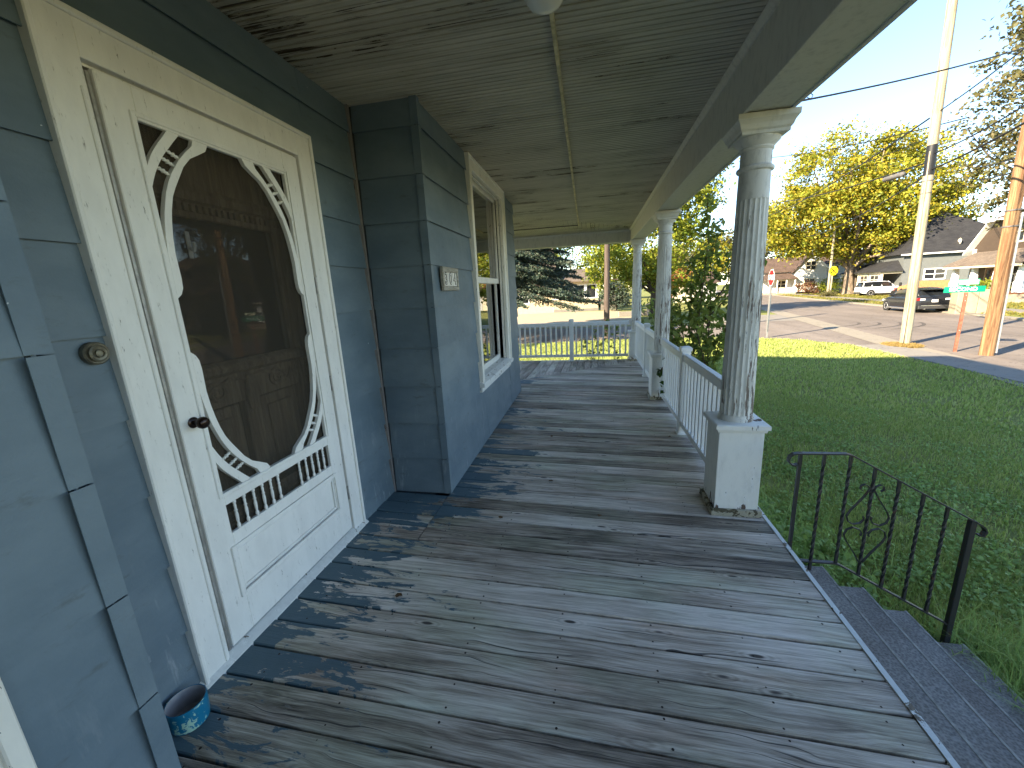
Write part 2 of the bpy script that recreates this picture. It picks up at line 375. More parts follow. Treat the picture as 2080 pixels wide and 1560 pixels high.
DECK = m_deck(); DECKX = m_deck(True); CEIL = m_ceiling(); SID = m_siding()
COLP = m_peel('peeling_column_paint', (.70,.68,.62), (.19,.15,.12), .585, (26, 26, 1.9), .10, .6)
PEDP = m_peel('pedestal_paint', (.86,.84,.78), (.13,.09,.07), .665, (9, 9, 3), 0, .25, -.04)
BEAMP = m_peel('beam_paint', (.66,.64,.56), (.14,.11,.08), .76, (6, 2.2, 6), 0, .45)
DOORP = m_whitepaint('door_paint', (.88,.86,.81), .45, .83)
TRIMP = m_peel('sill_paint', (.70,.70,.67), (.20,.16,.12), .60, (12, 9, 9), 0, .3)
WINP = m_whitepaint('window_paint', (.84,.81,.73), .55, .78)
VINYL = plain('white_vinyl', (.87,.86,.83), .38, .5, 0, .06, 3)
GLASS = m_glass('window_glass'); SCREEN = m_screen()
DARKWOOD = m_bark('dark_door_wood', (.20,.135,.085), (.38,.285,.19), (26, 26, 2.5))
DARK = plain('dark_interior', (.018,.016,.014), .9, .1)
ROOMW = plain('room_wall', (.16,.145,.12), .9, .1)
STEPM = m_steps(); IRON = m_iron(); KNOB = plain('bronze_knob', (.030,.016,.012), .25, .6, .6)
BRASS = plain('aged_metal', (.20,.18,.13), .5, .5, .6, .35, 40)
NAIL = plain('rusty_nail', (.045,.032,.026), .7, .3, .3)
FRAMEW = plain('deck_frame_wood', (.05,.045,.04), .9, .2)
CONDUIT = plain('painted_conduit', (.62,.52,.30), .6, .3, 0, .3, 12); WIREB = plain('black_cable', (.012,.012,.013), .6, .3)
MILK = NT('milk_glass'); MILK = MILK.fin((.78,.76,.68), .18, .5)
POT = m_pot(); POTIN = plain('pot_inside', (.40,.37,.36), .6, .3)
GROUND = m_ground(); ASPH = m_asphalt('worn_asphalt', (.135,.112,.092), (.215,.18,.148)); SIDESTR = m_asphalt('side_street_asphalt', (.14,.117,.097), (.225,.19,.158))
CONC = m_asphalt('old_concrete', (.22,.20,.17), (.32,.29,.25), False); GUTTER = m_asphalt('gutter_concrete', (.25,.22,.17), (.34,.30,.24), False)
TYREMARK = plain('tyre_rubber_mark', (.082,.07,.06), .8, .2, 0, .5, 9)
STEEL = plain('galvanised_steel', (.42,.42,.41), .4, .5, .7, .2, 20); RED = plain('sign_red', (.55,.012,.014), .4); SWHITE = plain('sign_white', (.80,.80,.78), .4)
YEL = plain('sign_yellow', (.85,.66,.01), .4); BLACK = plain('sign_black', (.01,.01,.01), .5); GREEN = plain('sign_green', (.0,.22,.12), .35); RUSTP = plain('rusty_post', (.20,.075,.045), .75, .3, 0, .4, 12)
POLEW = m_bark('bleached_pole_wood', (.20,.165,.105), (.44,.39,.28), (14, 14, .5)); POLEB = m_bark('brown_pole_wood', (.12,.06,.03), (.34,.21,.105), (12, 12, .6)); POLEG = m_bark('shaded_grey_pole_wood', (.06,.045,.036), (.13,.10,.085), (16, 16, .9))  # grey pole's wood is darkened in colour to stand in for tree shade
TARP = plain('black_band', (.012,.012,.013), .5); GREYM = plain('grey_fitting', (.10,.095,.09), .6)
CARD = plain('charcoal_car_paint', (.020,.021,.024), .22, .6, .3, .1); CARW = plain('white_car_paint', (.72,.73,.74), .22, .6, 0, .04); CARG = plain('car_glass', (.012,.014,.016), .08, .7)
RUB = plain('tyre_rubber', (.014,.014,.014), .8, .2); RIM = plain('alloy_rim', (.50,.50,.50), .35, .6, .6); LRED = plain('tail_lamp_red', (.50,.01,.012), .15, .6); LCLR = plain('lamp_clear', (.6,.6,.6), .1, .6); CHRM = plain('chrome', (.6,.6,.6), .2, .6, .9); CPLAST = plain('black_trim_plastic', (.03,.03,.03), .6)
BEIGE = plain('cabinet_paint', (.28,.24,.165), .6, .3, 0, .1, 4); ORW = m_bark('orange_fence_wood', (.27,.12,.05), (.38,.19,.085), (20, 20, 2))
WSID = m_clap('white_clapboard', (.62,.62,.60)); GSID = m_clap('shaded_grey_clapboard', (.135,.145,.142)); BSID = m_clap('brown_shingle_siding', (.078,.056,.040), .16); YSID = m_clap('cream_clapboard', (.60,.50,.32), .16)  # grey clapboard has the maple's shade put into its darker colour
RBR = m_shingle('brown_roof', (.115,.08,.062)); RDK = m_shingle('dark_roof', (.036,.036,.038)); RTAN = m_shingle('tan_roof', (.19,.15,.115)); RRED = m_shingle('red_roof', (.35,.12,.07))
TRIMW = plain('white_trim', (.76,.76,.73), .5, .3, 0, .08, 4); TRIMC = plain('cream_trim', (.62,.55,.40), .5, .3, 0, .1, 4); PANE = plain('dark_pane', (.020,.022,.026), .06, .7); BRDOOR = plain('brown_door', (.16,.06,.03), .5); STONE = plain('porch_stone', (.33,.26,.19), .8, .2, 0, .3, 3)
MAPLE = leafmat('maple_leaf', [(.12,.16,.018), (.23,.25,.022), (.36,.33,.03), (.42,.30,.03), (.19,.23,.025)]); LIME = leafmat('lime_leaf', [(.10,.16,.015), (.19,.24,.02), (.28,.28,.025), (.22,.25,.03)]); MIDG = leafmat('green_leaf', [(.035,.07,.015), (.06,.11,.02), (.10,.15,.03)])
OLIVE = leafmat('olive_leaf', [(.08,.085,.03), (.14,.13,.05), (.17,.14,.06)]); ORL = leafmat('orange_leaf', [(.30,.10,.03), (.40,.17,.05), (.28,.16,.05)]); REDL = leafmat('rust_leaf', [(.16,.06,.035), (.24,.11,.06), (.12,.09,.03)])
NEEDLE = leafmat('spruce_needle', [(.032,.056,.040), (.052,.082,.056), (.085,.115,.078), (.06,.055,.036)], .6, .15); SAPL = leafmat('sapling_leaf', [(.11,.16,.035), (.20,.26,.05), (.31,.36,.075), (.15,.20,.05)], .5, .5); WEED = leafmat('weed_leaf', [(.23,.33,.08), (.30,.42,.12), (.38,.49,.17)], .5, .45)
GRASS = leafmat('grass_blade', [(.24,.30,.065), (.31,.38,.09), (.38,.44,.115), (.46,.44,.17)]); DRYG = leafmat('dry_grass', [(.30,.20,.06), (.38,.26,.09), (.22,.17,.05)]); DEADL = plain('dead_leaf', (.16,.095,.05), .8, .2, 0, .3, 30)
BARKM = m_maplebark(); BARKD = m_bark('dark_bark', (.045,.035,.028), (.12,.095,.075), (10, 10, 1.5)); STEMM = plain('sapling_stem', (.085,.062,.035), .8, .2, 0, .3, 20)
# ---------------------------------------------------------------- the house (walls, siding, windows, doors)
house = thing('house', 'blue shingle-sided old house with a white front door and a covered porch', 'house', (-3, 3, -.9), world=True)
XA, XB, Y1, Y2, Y3 = -1.55, -1.083, .60, 2.70, 5.98
def bx(name, mat, parent, *bs, bevel=0):
    q = MB()
    for b in bs: q.box(*b)
    return q.build(name, mat, parent, bevel=bevel)
CORE = plain('wall_core', (.10,.11,.12), .9, .1)
wallA = bx('wall', CORE, house, (XA-.15, XA-.014, .45, 1.15, -.9, 2.95), (XA-.15, XA-.014, 2.10, 2.85, -.9, 2.95), (XA-.15, XA-.014, 1.15, 2.10, 2.295, 2.95), (XA-.15, XA-.014, 1.15, 2.10, -.9, .02))
wallS = bx('wall', CORE, house, (XA-.014, XB-.014, Y2+.014, Y2+.12, -.9, 2.95))
wallB = bx('wall', CORE, house, (XB-.13, XB-.014, Y2+.014, 3.84, -.9, 2.95), (XB-.13, XB-.014, 5.11, Y3-.014, -.9, 2.95), (XB-.13, XB-.014, 3.84, 5.11, 2.63, 2.95), (XB-.13, XB-.014, 3.84, 5.11, -.9, .69))
wallC = bx('wall', CORE, house, (XB-.13, XB-.014, .27, Y1-.014, -.9, 2.95), (XB-.13, XB-.014, -6, -1.0, -.9, 2.95), (XB-.13, XB-.014, -1.0, .27, 2.63, 2.95), (XB-.13, XB-.014, -1.0, .27, -.9, .69), (XA-.014, XB-.014, Y1-.12, Y1-.014, -.9, 2.95))
wallE = bx('wall', SID, house, (-9.5, XB-.014, Y3-.12, Y3-.014, -.9, 2.95))
bx('wall', SID, house, (-9.5, -9.4, -6, Y3-.12, -.9, 2.95), (-9.4, XB-.13, -6, -5.9, -.9, 2.95))
bx('wall', SID, house, (-9.5, XB-.2, -6, Y3-.02, 2.95, 6.3))
bx('ground_storey_ceiling', ROOMW, house, (-9.35, XA-.16, -5.85, Y3-.2, 2.80, 2.94))
def hip(x0, x1, y0, y1, z0, zr, ov=.45):
    x0 -= ov; x1 += ov; y0 -= ov; y1 += ov; xm = (x0+x1)/2; d = (x1-x0)/2
    q = MB(); q.add([(x0,y0,z0),(x1,y0,z0),(x1,y1,z0),(x0,y1,z0),(xm,y0+d*.8,zr),(xm,y1-d*.8,zr),(x0,y0,z0-.15),(x1,y0,z0-.15),(x1,y1,z0-.15),(x0,y1,z0-.15)],
        [(0,1,4),(1,2,5,4),(2,3,5),(3,0,4,5),(0,1,7,6),(1,2,8,7),(2,3,9,8),(3,0,6,9),(6,7,8,9)]); return q
hip(-9.5, XB-.2, -6, Y3, 6.45, 9.6).build('roof', RDK, house)
ZK = [.03 + .285*k for k in range(0, 10)]
def panels(wall, face, c, a0, a1, zlo=-.2, zhi=2.80, joints=()):
    """lapped siding panels on one plane; face '+x', '-y' or '+y'"""
    ed = [a0] + [j for j in joints if a0 < j < a1] + [a1]
    for k, z in enumerate(ZK):
        z0, z1 = max(z, zlo), min(z+.297, zhi)
        if z1-z0 < .02: continue
        for a, b in zip(ed[:-1], ed[1:]):
            p0 = .011 + random.uniform(-.002, .004); sk = random.uniform(-.0015, .0015)
            prof = [(p0, z0), (p0-.0055, z0), (-.0115, z1), (-.0065, z1)]       # thin sheet, open behind its lower edge
            if face == '+x': MB().prism([(c+u, w) for u, w in prof], 'y', a+.0012, b-.0012).build('siding_panel', SID, wall)
            else:
                sgn = 1 if face == '+y' else -1
                MB().prism([(c+sgn*u*.9, w) for u, w in prof], 'x', a+.0012, b-.0012).build('siding_panel', SID, wall)
panels(wallA, '+x', XA, Y1, 1.035, joints=()); panels(wallA, '+x', XA, 2.215, Y2-.004); panels(wallA, '+x', XA, 1.037, 2.213, zlo=2.425)
panels(wallS, '-y', Y2, XA+.02, XB-.02); panels(wallC, '+y', Y1, XA+.008, XB-.004)
panels(wallB, '+x', XB, Y2+.012, 3.73); panels(wallB, '+x', XB, 5.22, Y3); panels(wallB, '+x', XB, 3.732, 5.218, zhi=.585, joints=(3.95,)); 
panels(wallC, '+x', XB, .388, Y1-.018); panels(wallC, '+x', XB, -1.5, .386, zhi=.5, joints=(-.4,))
panels(wallC, '+x', XB, -1.5, -1.16)
wallUnseen = bx('wall', CORE, house, (XB-.13, 1.13, -1.75, -1.615, -.9, 2.95)); panels(wallUnseen, '+y', -1.60, XB+.01, 1.12)  # unseen end wall added behind the camera to darken the bay side
for k, z in enumerate(ZK):                                    # metal corner caps, one per course
    j = random.uniform(-.003, .003); h = min(z+.283, 2.78)
    h = min(z+.2815, 2.78)
    MB().box(XB-.036+j, XB+.0155, Y2-.0155, Y2-.0125, z+.001, h).box(XB+.0125, XB+.0155, Y2-.0125, Y2+.026+j, z+.001, h).build('corner_cap', SID, wallS)
    MB().box(XB+.0125, XB+.0155, Y1-.030+j, Y1+.0155, z+.001, h).box(XB-.03, XB+.0125, Y1+.0125, Y1+.0155, z+.001, h).build('corner_cap', SID, wallC)
MB().prism([(XA-.010, Y2-.011), (XA+.016, Y2-.011), (XA+.016, Y2-.030), (XA-.010, Y2-.034)], 'z', .01, 2.77).build('corner_bead', m_peel('corner_bead_paint', (.22,.20,.19), (.09,.06,.045), .6, (14, 14, 2)), wallA)
# windows in the bays
def bay_window(wall, ya, yb, z0=.58, z1=2.735, x=XB):
    cw = .105; oa, ob, p0, p1 = ya+cw, yb-cw, z0+.115, z1-cw
    w = MB().box(x-.012, x+.026, ya, oa, z0+.06, z1).box(x-.012, x+.026, ob, yb, z0+.06, z1).box(x-.012, x+.0255, oa, ob, p1, z1).build('window', WINP, house, bevel=.004)
    MB().box(x-.010, x+.040, ya-.012, ya+.018, z0+.06, z1+.006).box(x-.010, x+.040, yb-.018, yb+.012, z0+.06, z1+.006).box(x-.010, x+.039, ya+.018, yb-.018, z1-.018, z1+.006).build('casing_edge', WINP, w, bevel=.003)
    MB().box(x-.15, x-.012, oa-.02, oa, p0, p1).box(x-.15, x-.012, ob, ob+.02, p0, p1).box(x-.15, x-.012, oa, ob, p1, p1+.02).build('jamb', WINP, w)
    MB().box(x-.045, x-.02, oa, oa+.016, p0, p1).box(x-.045, x-.02, ob-.016, ob, p0, p1).box(x-.045, x-.02, oa+.016, ob-.016, p1-.016, p1).build('stop_bead', WINP, w)
    MB().prism([(x-.15, z0+.115), (x-.012, z0+.112), (x+.055, z0+.085), (x+.055, z0+.045), (x-.012, z0+.045), (x-.15, z0+.06)], 'y', ya-.03, yb+.03).build('sill', TRIMP, w, bevel=.003)
    MB().box(x-.012, x+.022, ya, yb, z0-.01, z0+.045).build('apron', TRIMP, w, bevel=.003)
    zm = (p0+p1)/2
    for (za, zb, xs) in ((p0, zm+.02, x-.105), (zm-.02, p1, x-.075)):
        MB().box(xs-.015, xs+.015, oa, oa+.05, za, zb).box(xs-.015, xs+.015, ob-.05, ob, za, zb).box(xs-.015, xs+.015, oa+.05, ob-.05, za, za+.06).box(xs-.015, xs+.015, oa+.05, ob-.05, zb-.045, zb).build('sash', WINP, w, bevel=.003)
        MB().box(xs-.002, xs+.002, oa+.045, ob-.045, za+.05, zb-.04).build('pane', GLASS, w)
    BL = SWHITE
    n = int((p1-p0-.2)/.034)
    for i in range(n):
        z = p0+.05+i*.034
        MB().add([(x-.20, oa+.02, z), (x-.20, ob-.02, z), (x-.180, ob-.02, z+.016), (x-.180, oa+.02, z+.016), (x-.20, oa+.02, z+.0015), (x-.20, ob-.02, z+.0015), (x-.180, ob-.02, z+.0175), (x-.180, oa+.02, z+.0175)], [(0,1,2,3),(4,5,6,7),(0,1,5,4),(1,2,6,5),(2,3,7,6),(3,0,4,7)]).build('blind_slat', BL, w)
    MB().box(x-1.6, x-.14, oa-.25, ob+.25, p0-.4, p0-.3).box(x-1.6, x-1.5, oa-.25, ob+.25, p0-.3, 2.7).box(x-1.5, x-.14, oa-.25, oa-.15, p0-.3, 2.7).box(x-1.5, x-.14, ob+.15, ob+.25, p0-.3, 2.7).box(x-1.6, x-.14, oa-.25, ob+.25, 2.7, 2.75).build('room', ROOMW, w)
    return w
w1 = bay_window(wallB, 3.736, 5.215); w1['label'] = 'tall white framed window with blinds facing the deck'
w2 = bay_window(wallC, -1.15, .383, .50)
# front door: casing, inner wooden door, oval screen door
cas = MB().box(XA-.02, XA+.022, 1.045, 1.150, .05, 2.405).box(XA-.02, XA+.022, 2.105, 2.205, .05, 2.405).box(XA-.02, XA+.0215, 1.150, 2.105, 2.295, 2.405).build('door_casing', DOORP, house, bevel=.003)
MB().box(XA-.02, XA+.034, 1.028, 1.046, .05, 2.425).box(XA-.02, XA+.034, 2.204, 2.222, .05, 2.425).box(XA-.02, XA+.033, 1.046, 2.204, 2.404, 2.425).build('back_band', DOORP, cas, bevel=.004)
MB().box(XA-.14, XA-.012, 1.150, 1.166, .05, 2.295).box(XA-.14, XA-.012, 2.104, 2.118, .05, 2.295).box(XA-.14, XA-.012, 1.166, 2.104, 2.287, 2.302).build('jamb', DOORP, cas)
ALU = plain('door_channel_metal', (.36,.35,.33), .45, .5, .5, .25, 20)
MB().box(XA-.012, XA+.004, 1.1665, 1.176, .06, 2.27).build('weather_channel', ALU, cas); MB().box(XA-.012, XA+.029, 1.128, 1.140, .06, 2.21).build('stop_strip', DOORP, cas, bevel=.003)
MB().prism([(XA-.10, .075), (XA+.006, .072), (XA+.045, .045), (XA+.045, .012), (XA-.10, .012)], 'y', 1.02, 2.235).build('threshold', TRIMP, cas, bevel=.003)
ind = MB().box(XA-.145, XA-.105, 1.16, 1.30, .07, 2.29).box(XA-.145, XA-.105, 1.98, 2.11, .07, 2.29).box(XA-.145, XA-.105, 1.30, 1.98, 1.90, 2.29).box(XA-.145, XA-.105, 1.30, 1.98, 1.08, 1.26).box(XA-.145, XA-.105, 1.30, 1.98, .07, .30).box(XA-.145, XA-.105, 1.60, 1.69, .30, 1.08).build('inner_door', DARKWOOD, house, bevel=.004)
MB().box(XA-.130, XA-.122, 1.29, 1.99, 1.25, 1.91).build('pane', GLASS, ind)
MB().prism([(XA-.106, 1.215), (XA-.075, 1.235), (XA-.070, 1.255), (XA-.080, 1.27), (XA-.106, 1.285)], 'y', 1.22, 2.06).build('ledge', DARKWOOD, ind)
MB().prism([(XA-.106, 1.96), (XA-.088, 1.97), (XA-.084, 2.0), (XA-.095, 2.02), (XA-.106, 2.025)], 'y', 1.22, 2.06).build('cornice', DARKWOOD, ind)
for i in range(26): MB().box(XA-.106, XA-.092, 1.24+i*.031, 1.257+i*.031, 1.925, 1.955).build('dentil', DARKWOOD, ind)
for ya, yb, za, zb in ((1.31, 1.59, .62, 1.07), (1.70, 1.97, .62, 1.07), (1.31, 1.59, .31, .58), (1.70, 1.97, .31, .58)):
    MB().box(XA-.14, XA-.128, ya, yb, za, zb).box(XA-.14, XA-.112, ya+.05, yb-.05, za+.05, zb-.05).build('panel', DARKWOOD, ind, bevel=.008)
for sy in (1, -1):                                           # carved scrolls under the ledge
    pts = [(XA-.10, 1.64+sy*(.18+.055*(1-i/26)*math.cos(i*.55)), 1.15+.05*(1-i/26)*math.sin(i*.55)) for i in range(27)]
    MB().tube([(XA-.10, 1.64+sy*.02, 1.185), (XA-.10, 1.64+sy*.10, 1.20)]+pts, .010, 6).build('carved_scroll', DARKWOOD, ind, smooth=True)
    for q in range(4): MB().tube([(XA-.102, 1.64+sy*(.24+.02*q), 1.12+.008*q), (XA-.094, 1.64+sy*(.27+.02*q), 1.15), (XA-.102, 1.64+sy*(.285+.02*q), 1.19)], [.004,.011,.003], 6).build('carved_leaf', DARKWOOD, ind, smooth=True)
MB().prism([(1.62, 1.20), (1.66, 1.20), (1.675, 1.10), (1.665, 1.03), (1.615, 1.03), (1.605, 1.10)], 'x', XA-.106, XA-.080).build('carved_bracket', DARKWOOD, ind, bevel=.006)
bx('hall', ROOMW, house, (-4.6, -4.5, .3, 3.0, 0, 2.75), (-4.5, XA-.16, .2, .3, 0, 2.75), (-4.5, XA-.16, 3.0, 3.1, 0, 2.75), (-4.5, XA-.16, .3, 3.0, -.05, .05))
# screen door
f0, f1 = XA-.006, XA+.016
sd_ = MB().box(f0, f1, 1.18, 1.288, .085, 2.279).box(f0, f1, 1.982, 2.09, .085, 2.279).build('screen_door', DOORP, house, bevel=.003)
sd_['label'] = 'white Victorian screen door with an oval of fretwork brackets and little turned spindles'
for za, zb in ((2.172, 2.279), (.700, .757), (.512, .568), (.085, .255)): MB().box(f0+.0005, f1-.0008, 1.288, 1.982, za, zb).build('rail', DOORP, sd_, bevel=.003)
def frame_(name, ya, yb, za, zb, w, d0, d1, mat, par):
    MB().box(d0, d1, ya, ya+w, za, zb).box(d0, d1, yb-w, yb, za, zb).box(d0, d1, ya+w, yb-w, za, za+w).box(d0, d1, ya+w, yb-w, zb-w, zb).build(name, mat, par, bevel=.003)
frame_('moulding', 1.262, 2.008, .742, 2.196, .016, f1-.001, f1+.006, DOORP, sd_)
frame_('moulding', 1.262, 2.008, .262, .512, .022, f1-.001, f1+.009, DOORP, sd_); frame_('moulding', 1.292, 1.978, .29, .484, .012, f1-.010, f1-.001, DOORP, sd_)
MB().box(f0+.002, f1-.011, 1.288, 1.982, .255, .512).build('panel', DOORP, sd_)
MB().box(f0-.004, f0-.0025, 1.20, 2.07, .57, 2.26).build('screen', SCREEN, sd_)
AI = [(1.552,2.1725),(1.536,2.145),(1.500,2.122),(1.460,2.098),(1.425,2.060),(1.394,2.009),(1.372,1.972),(1.355,1.939),(1.340,1.892),(1.330,1.847),(1.321,1.79),(1.316,1.733),(1.317,1.685),(1.318,1.641),(1.315,1.605),(1.304,1.582),(1.287,1.568)]
AO = [(1.488,2.1725),(1.478,2.148),(1.440,2.112),(1.405,2.072),(1.375,2.032),(1.351,1.991),(1.333,1.951),(1.320,1.911),(1.310,1.878),(1.302,1.843),(1.294,1.79),(1.287,1.733),(1.2868,1.685),(1.2868,1.641),(1.2868,1.605),(1.2868,1.582),(1.2865,1.567)]
BI = [(1.434,2.1725),(1.405,2.140),(1.379,2.109),(1.358,2.085),(1.340,2.06),(1.324,2.035),(1.310,2.01),(1.298,1.985),(1.2868,1.958)]
BO = [(1.388,2.1725),(1.366,2.145),(1.345,2.12),(1.328,2.098),(1.313,2.077),(1.302,2.058),(1.2925,2.04),(1.2868,2.028),(1.2865,1.957)]
BD = [((1.376,2.104),(1.421,2.088)), ((1.350,2.073),(1.393,2.056)), ((1.326,2.036),(1.368,2.018))]
for sy in (1, -1):
    for sz in (1, -1):
        def T(p): return ((p[0] if sy > 0 else 3.27-p[0]), (p[1] if sz > 0 else .757+(2.1725-p[1])*(1.0)))
        MB().strip([T(p) for p in AI], [T(p) for p in AO], 'x', f0+.001, f1-.001).build('scroll_bracket', DOORP, sd_, bevel=.003)
        MB().strip([T(p) for p in BI], [T(p) for p in BO], 'x', f0+.001, f1-.002).build('corner_arc', DOORP, sd_, bevel=.002)
        for a, b in BD:
            a, b = T(a), T(b); xm = (f0+f1)/2
            P = [Vector((xm, a[0]+(b[0]-a[0])*t, a[1]+(b[1]-a[1])*t)) for t in (-.05, .12, .2, .35, .5, .65, .8, .88, 1.05)]
            MB().tube(P, [.004, .004, .0075, .0045, .0095, .0045, .0075, .004, .004], 8).build('bead_spindle', DOORP, sd_, smooth=True)
for y in (1.335, 1.386, 1.438, 1.490, 1.541, 1.590, 1.742, 1.793, 1.842, 1.891, 1.938):
    MB().lathe([(.005,.566),(.008,.575),(.008,.585),(.0045,.590),(.0065,.605),(.0075,.63),(.005,.645),(.0085,.651),(.005,.657),(.0065,.675),(.0045,.683),(.008,.688),(.008,.697),(.005,.702)], ((f0+f1)/2, y, 0), 8).build('spindle', DOORP, sd_, smooth=True)
kb = MB().lathe([(.0,f1-.001),(.022,f1-.001),(.022,f1+.003),(.016,f1+.007),(.009,f1+.009),(.009,f1+.024),(.017,f1+.029),(.023,f1+.039),(.024,f1+.047),(.021,f1+.056),(.012,f1+.062),(0,f1+.0635)], (0, 1.232, 1.092), 20, 'x').build('door_knob', KNOB, sd_, smooth=True)
for z in (.33, 1.05, 1.62): 
    MB().tube([(f1+.003, 2.0955, z-.045), (f1+.003, 2.0955, z+.045)], .006, 8).build('hinge', ALU, sd_, smooth=True)
# small things on the walls and the floor
bell = MB().lathe([(0,XA),(.036,XA),(.036,XA+.016),(.032,XA+.020),(.026,XA+.018),(.026,XA+.026),(.021,XA+.029),(.013,XA+.027),(.013,XA+.034),(.009,XA+.036),(.009,XA+.031),(0,XA+.031)], (0, .985, 1.405), 28, 'x').build('doorbell', BRASS, None, smooth=True)
tag(bell, 'round tarnished metal doorbell on blue siding beside the door casing', 'doorbell')
hk = thing('wall_hook', 'small white plastic hook on the dark door behind the screen', 'hook', (XA-.118, 1.50, 1.79), world=True)
MB().box(XA-.121, XA-.114, 1.487, 1.507, 1.735, 1.845).build('back_plate', SWHITE, hk, bevel=.003)
MB().tube([(XA-.115, 1.497, 1.775), (XA-.098, 1.497, 1.765), (XA-.092, 1.497, 1.782), (XA-.093, 1.497, 1.80)], .007, 8).build('hook_arm', SWHITE, hk, smooth=True)
np_ = thing('house_number_plate', 'pale wooden house number plate reading 304 on the blue bay wall', 'number plate', (XB+.02, 3.02, 1.57), world=True)
PLW = m_bark('number_frame_wood', (.36,.33,.27), (.55,.51,.43), (30, 4, 30)); xq = XB+.010
MB().box(xq-.004, xq+.012, 2.865, 3.195, 1.575, 1.725).build('backing', PLW, np_)
MB().box(xq+.002, xq+.026, 2.855, 3.205, 1.700, 1.735).box(xq+.002, xq+.026, 2.855, 3.205, 1.565, 1.595).box(xq+.002, xq+.025, 2.855, 2.885, 1.595, 1.700).box(xq+.002, xq+.025, 3.175, 3.205, 1.595, 1.700).build('frame', PLW, np_, bevel=.003)
TILE = plain('number_tile', (.72,.70,.66), .3, .5, 0, .05); INK = plain('number_outline', (.06,.055,.05), .5)
for i, ch in enumerate('304'):
    y0 = 2.888+i*.0965
    MB().box(xq+.010, xq+.018, y0, y0+.092, 1.598, 1.698).build('tile', TILE, np_, bevel=.002)
    Mx = Matrix(((0,0,1,xq+.0185),(1,0,0,y0+.046),(0,1,0,1.648),(0,0,0,1)))
    textmesh('digit_outline', ch, .118, INK, np_, Mx, .001, .0045); textmesh('digit', ch, .118, TILE, np_, Matrix.Translation((.0016,0,0)) @ Mx, .001, -.0016)
pot = thing('flower_pot', 'blue round pot with a pale blossom print standing empty by the door', 'pot', (-1.460, .910, fz(-1.460, .910)+.001))
o = MB().lathe([(.0,.0),(.052,.0),(.058,.004),(.061,.03),(.063,.090),(.0625,.093),(.0595,.093)], n=40, cap=False).build('pot_wall', POT, pot, smooth=True)
MB().lathe([(.0594,.0928),(.058,.086),(.056,.02),(.048,.012),(0,.012)], n=40, cap=False).build('pot_inside', POTIN, pot, smooth=True)
# ---------------------------------------------------------------- the porch
porch = thing('porch', 'covered wraparound porch with grey plank floor, beadboard ceiling and white beam', 'porch', (0, 4, -.87), world=True)
XE = 1.139
fr_ = MB(); fr_.box(-1.54, 1.10, Y1+.02, Y2-.02, -.19, -.058).box(XB+.012, 1.10, -1.6, Y1+.02, -.19, -.058).box(XB+.012, 1.10, Y2-.02, 6.0, -.19, -.062).box(-3.4, 1.10, 6.0, 9.15, -.24, -.105)
deck = fr_.build('deck_floor', FRAMEW, porch)  # dark slab added under the planks to stop light in the gaps
PITCH = .143; YL = 1.2394
def plank(y0, y1, xa, xb, dz=0, swap=False):
    """one deck board; xa, xb are functions of the cross coordinate"""
    t = .026; poly = [(y0,-t),(y1,-t),(y1,-.004),(y1-.004,0),(y0+.004,0),(y0,-.004)]
    n = 5; rings = []; tw = random.uniform(-.0012, .0012); ph = random.uniform(0, 6)
    for i in range(n):
        f = i/(n-1); ring = []
        for y, z in poly:
            x = xa(y)*(1-f) + xb(y)*f; zz = z + dz + tw*(y-(y0+y1)/2)/.07 + .0012*math.sin(ph+f*5)
            ring.append((x, y, zz+fz(x, y)) if not swap else (y, x, zz+fz(y, x)))
        rings.append(ring)
    return MB().loft(rings).build('plank', DECKX if swap else DECK, deck)
nails = MB()
def nail(x, y):
    z = fz(x, y)+.0016; r = random.uniform(.0036, .0056); b = len(nails.v)
    nails.v += [(x+r*math.cos(k*math.pi/3), y+r*math.sin(k*math.pi/3), z) for k in range(6)]; nails.f.append(tuple(b+k for k in range(6)))
k0 = int((-1.45-YL)/PITCH)
for k in range(k0, 200):
    ya = YL+k*PITCH; yb = ya+PITCH
    if yb > 9.17: break
    g = random.uniform(.0036, .0058); a, b = ya+g, yb-g*.9; ym = (ya+yb)/2
    xl = XB+.002
    if Y1 < ym < Y2: xl = XA-.006
    if ym > Y3: xl = -2.2
    lo = (lambda y, c=xl: max(c, y-8.05)) if ym > Y3 else (lambda y, c=xl: c)
    jx = random.uniform(-.004, .002); hi = lambda y, j=jx: XE+j
    dz = random.uniform(-.0015, .0015)
    if 2.13 < ym < Y2+.03:
        plank(a, b, lo, lambda y: -1.092, dz); plank(a, b, lambda y: -1.086, hi, random.uniform(-.001, .001))
    else: plank(a, b, lo, hi, dz)
    for xn in (-1.35, -.95, -.55, -.14, .26, .66, 1.04):
        if xn > lo(ym)+.05:
            for s in (-.045, .045):
                if random.random() < .95: nail(xn+random.uniform(-.012, .012), ym+s+random.uniform(-.008, .008))
for k in range(int((.85+3.2)/PITCH)):
    xb_ = .85-k*PITCH; xa_ = xb_-PITCH
    plank(xa_+.004, xb_-.003, lambda y: max(6.02, y+8.055), lambda y: 9.165, random.uniform(-.0015, .0015), True)
nails.build('nail_heads', NAIL, deck)['kind'] = 'stuff'
def edgew(x, y, z): return (x, y, z+fz(min(x, 1.1), y))
MB().box(XE+.001, XE+.024, -1.5, 2.60, -.15, .004).warp(edgew).build('edge_trim', TRIMP, porch); MB().box(XE+.001, XE+.024, 2.602, 9.20, -.15, .003).warp(edgew).build('edge_trim', TRIMP, porch)
MB().box(-3.4, XE, 9.17, 9.195, -.2, -.056).build('edge_trim', TRIMP, porch)
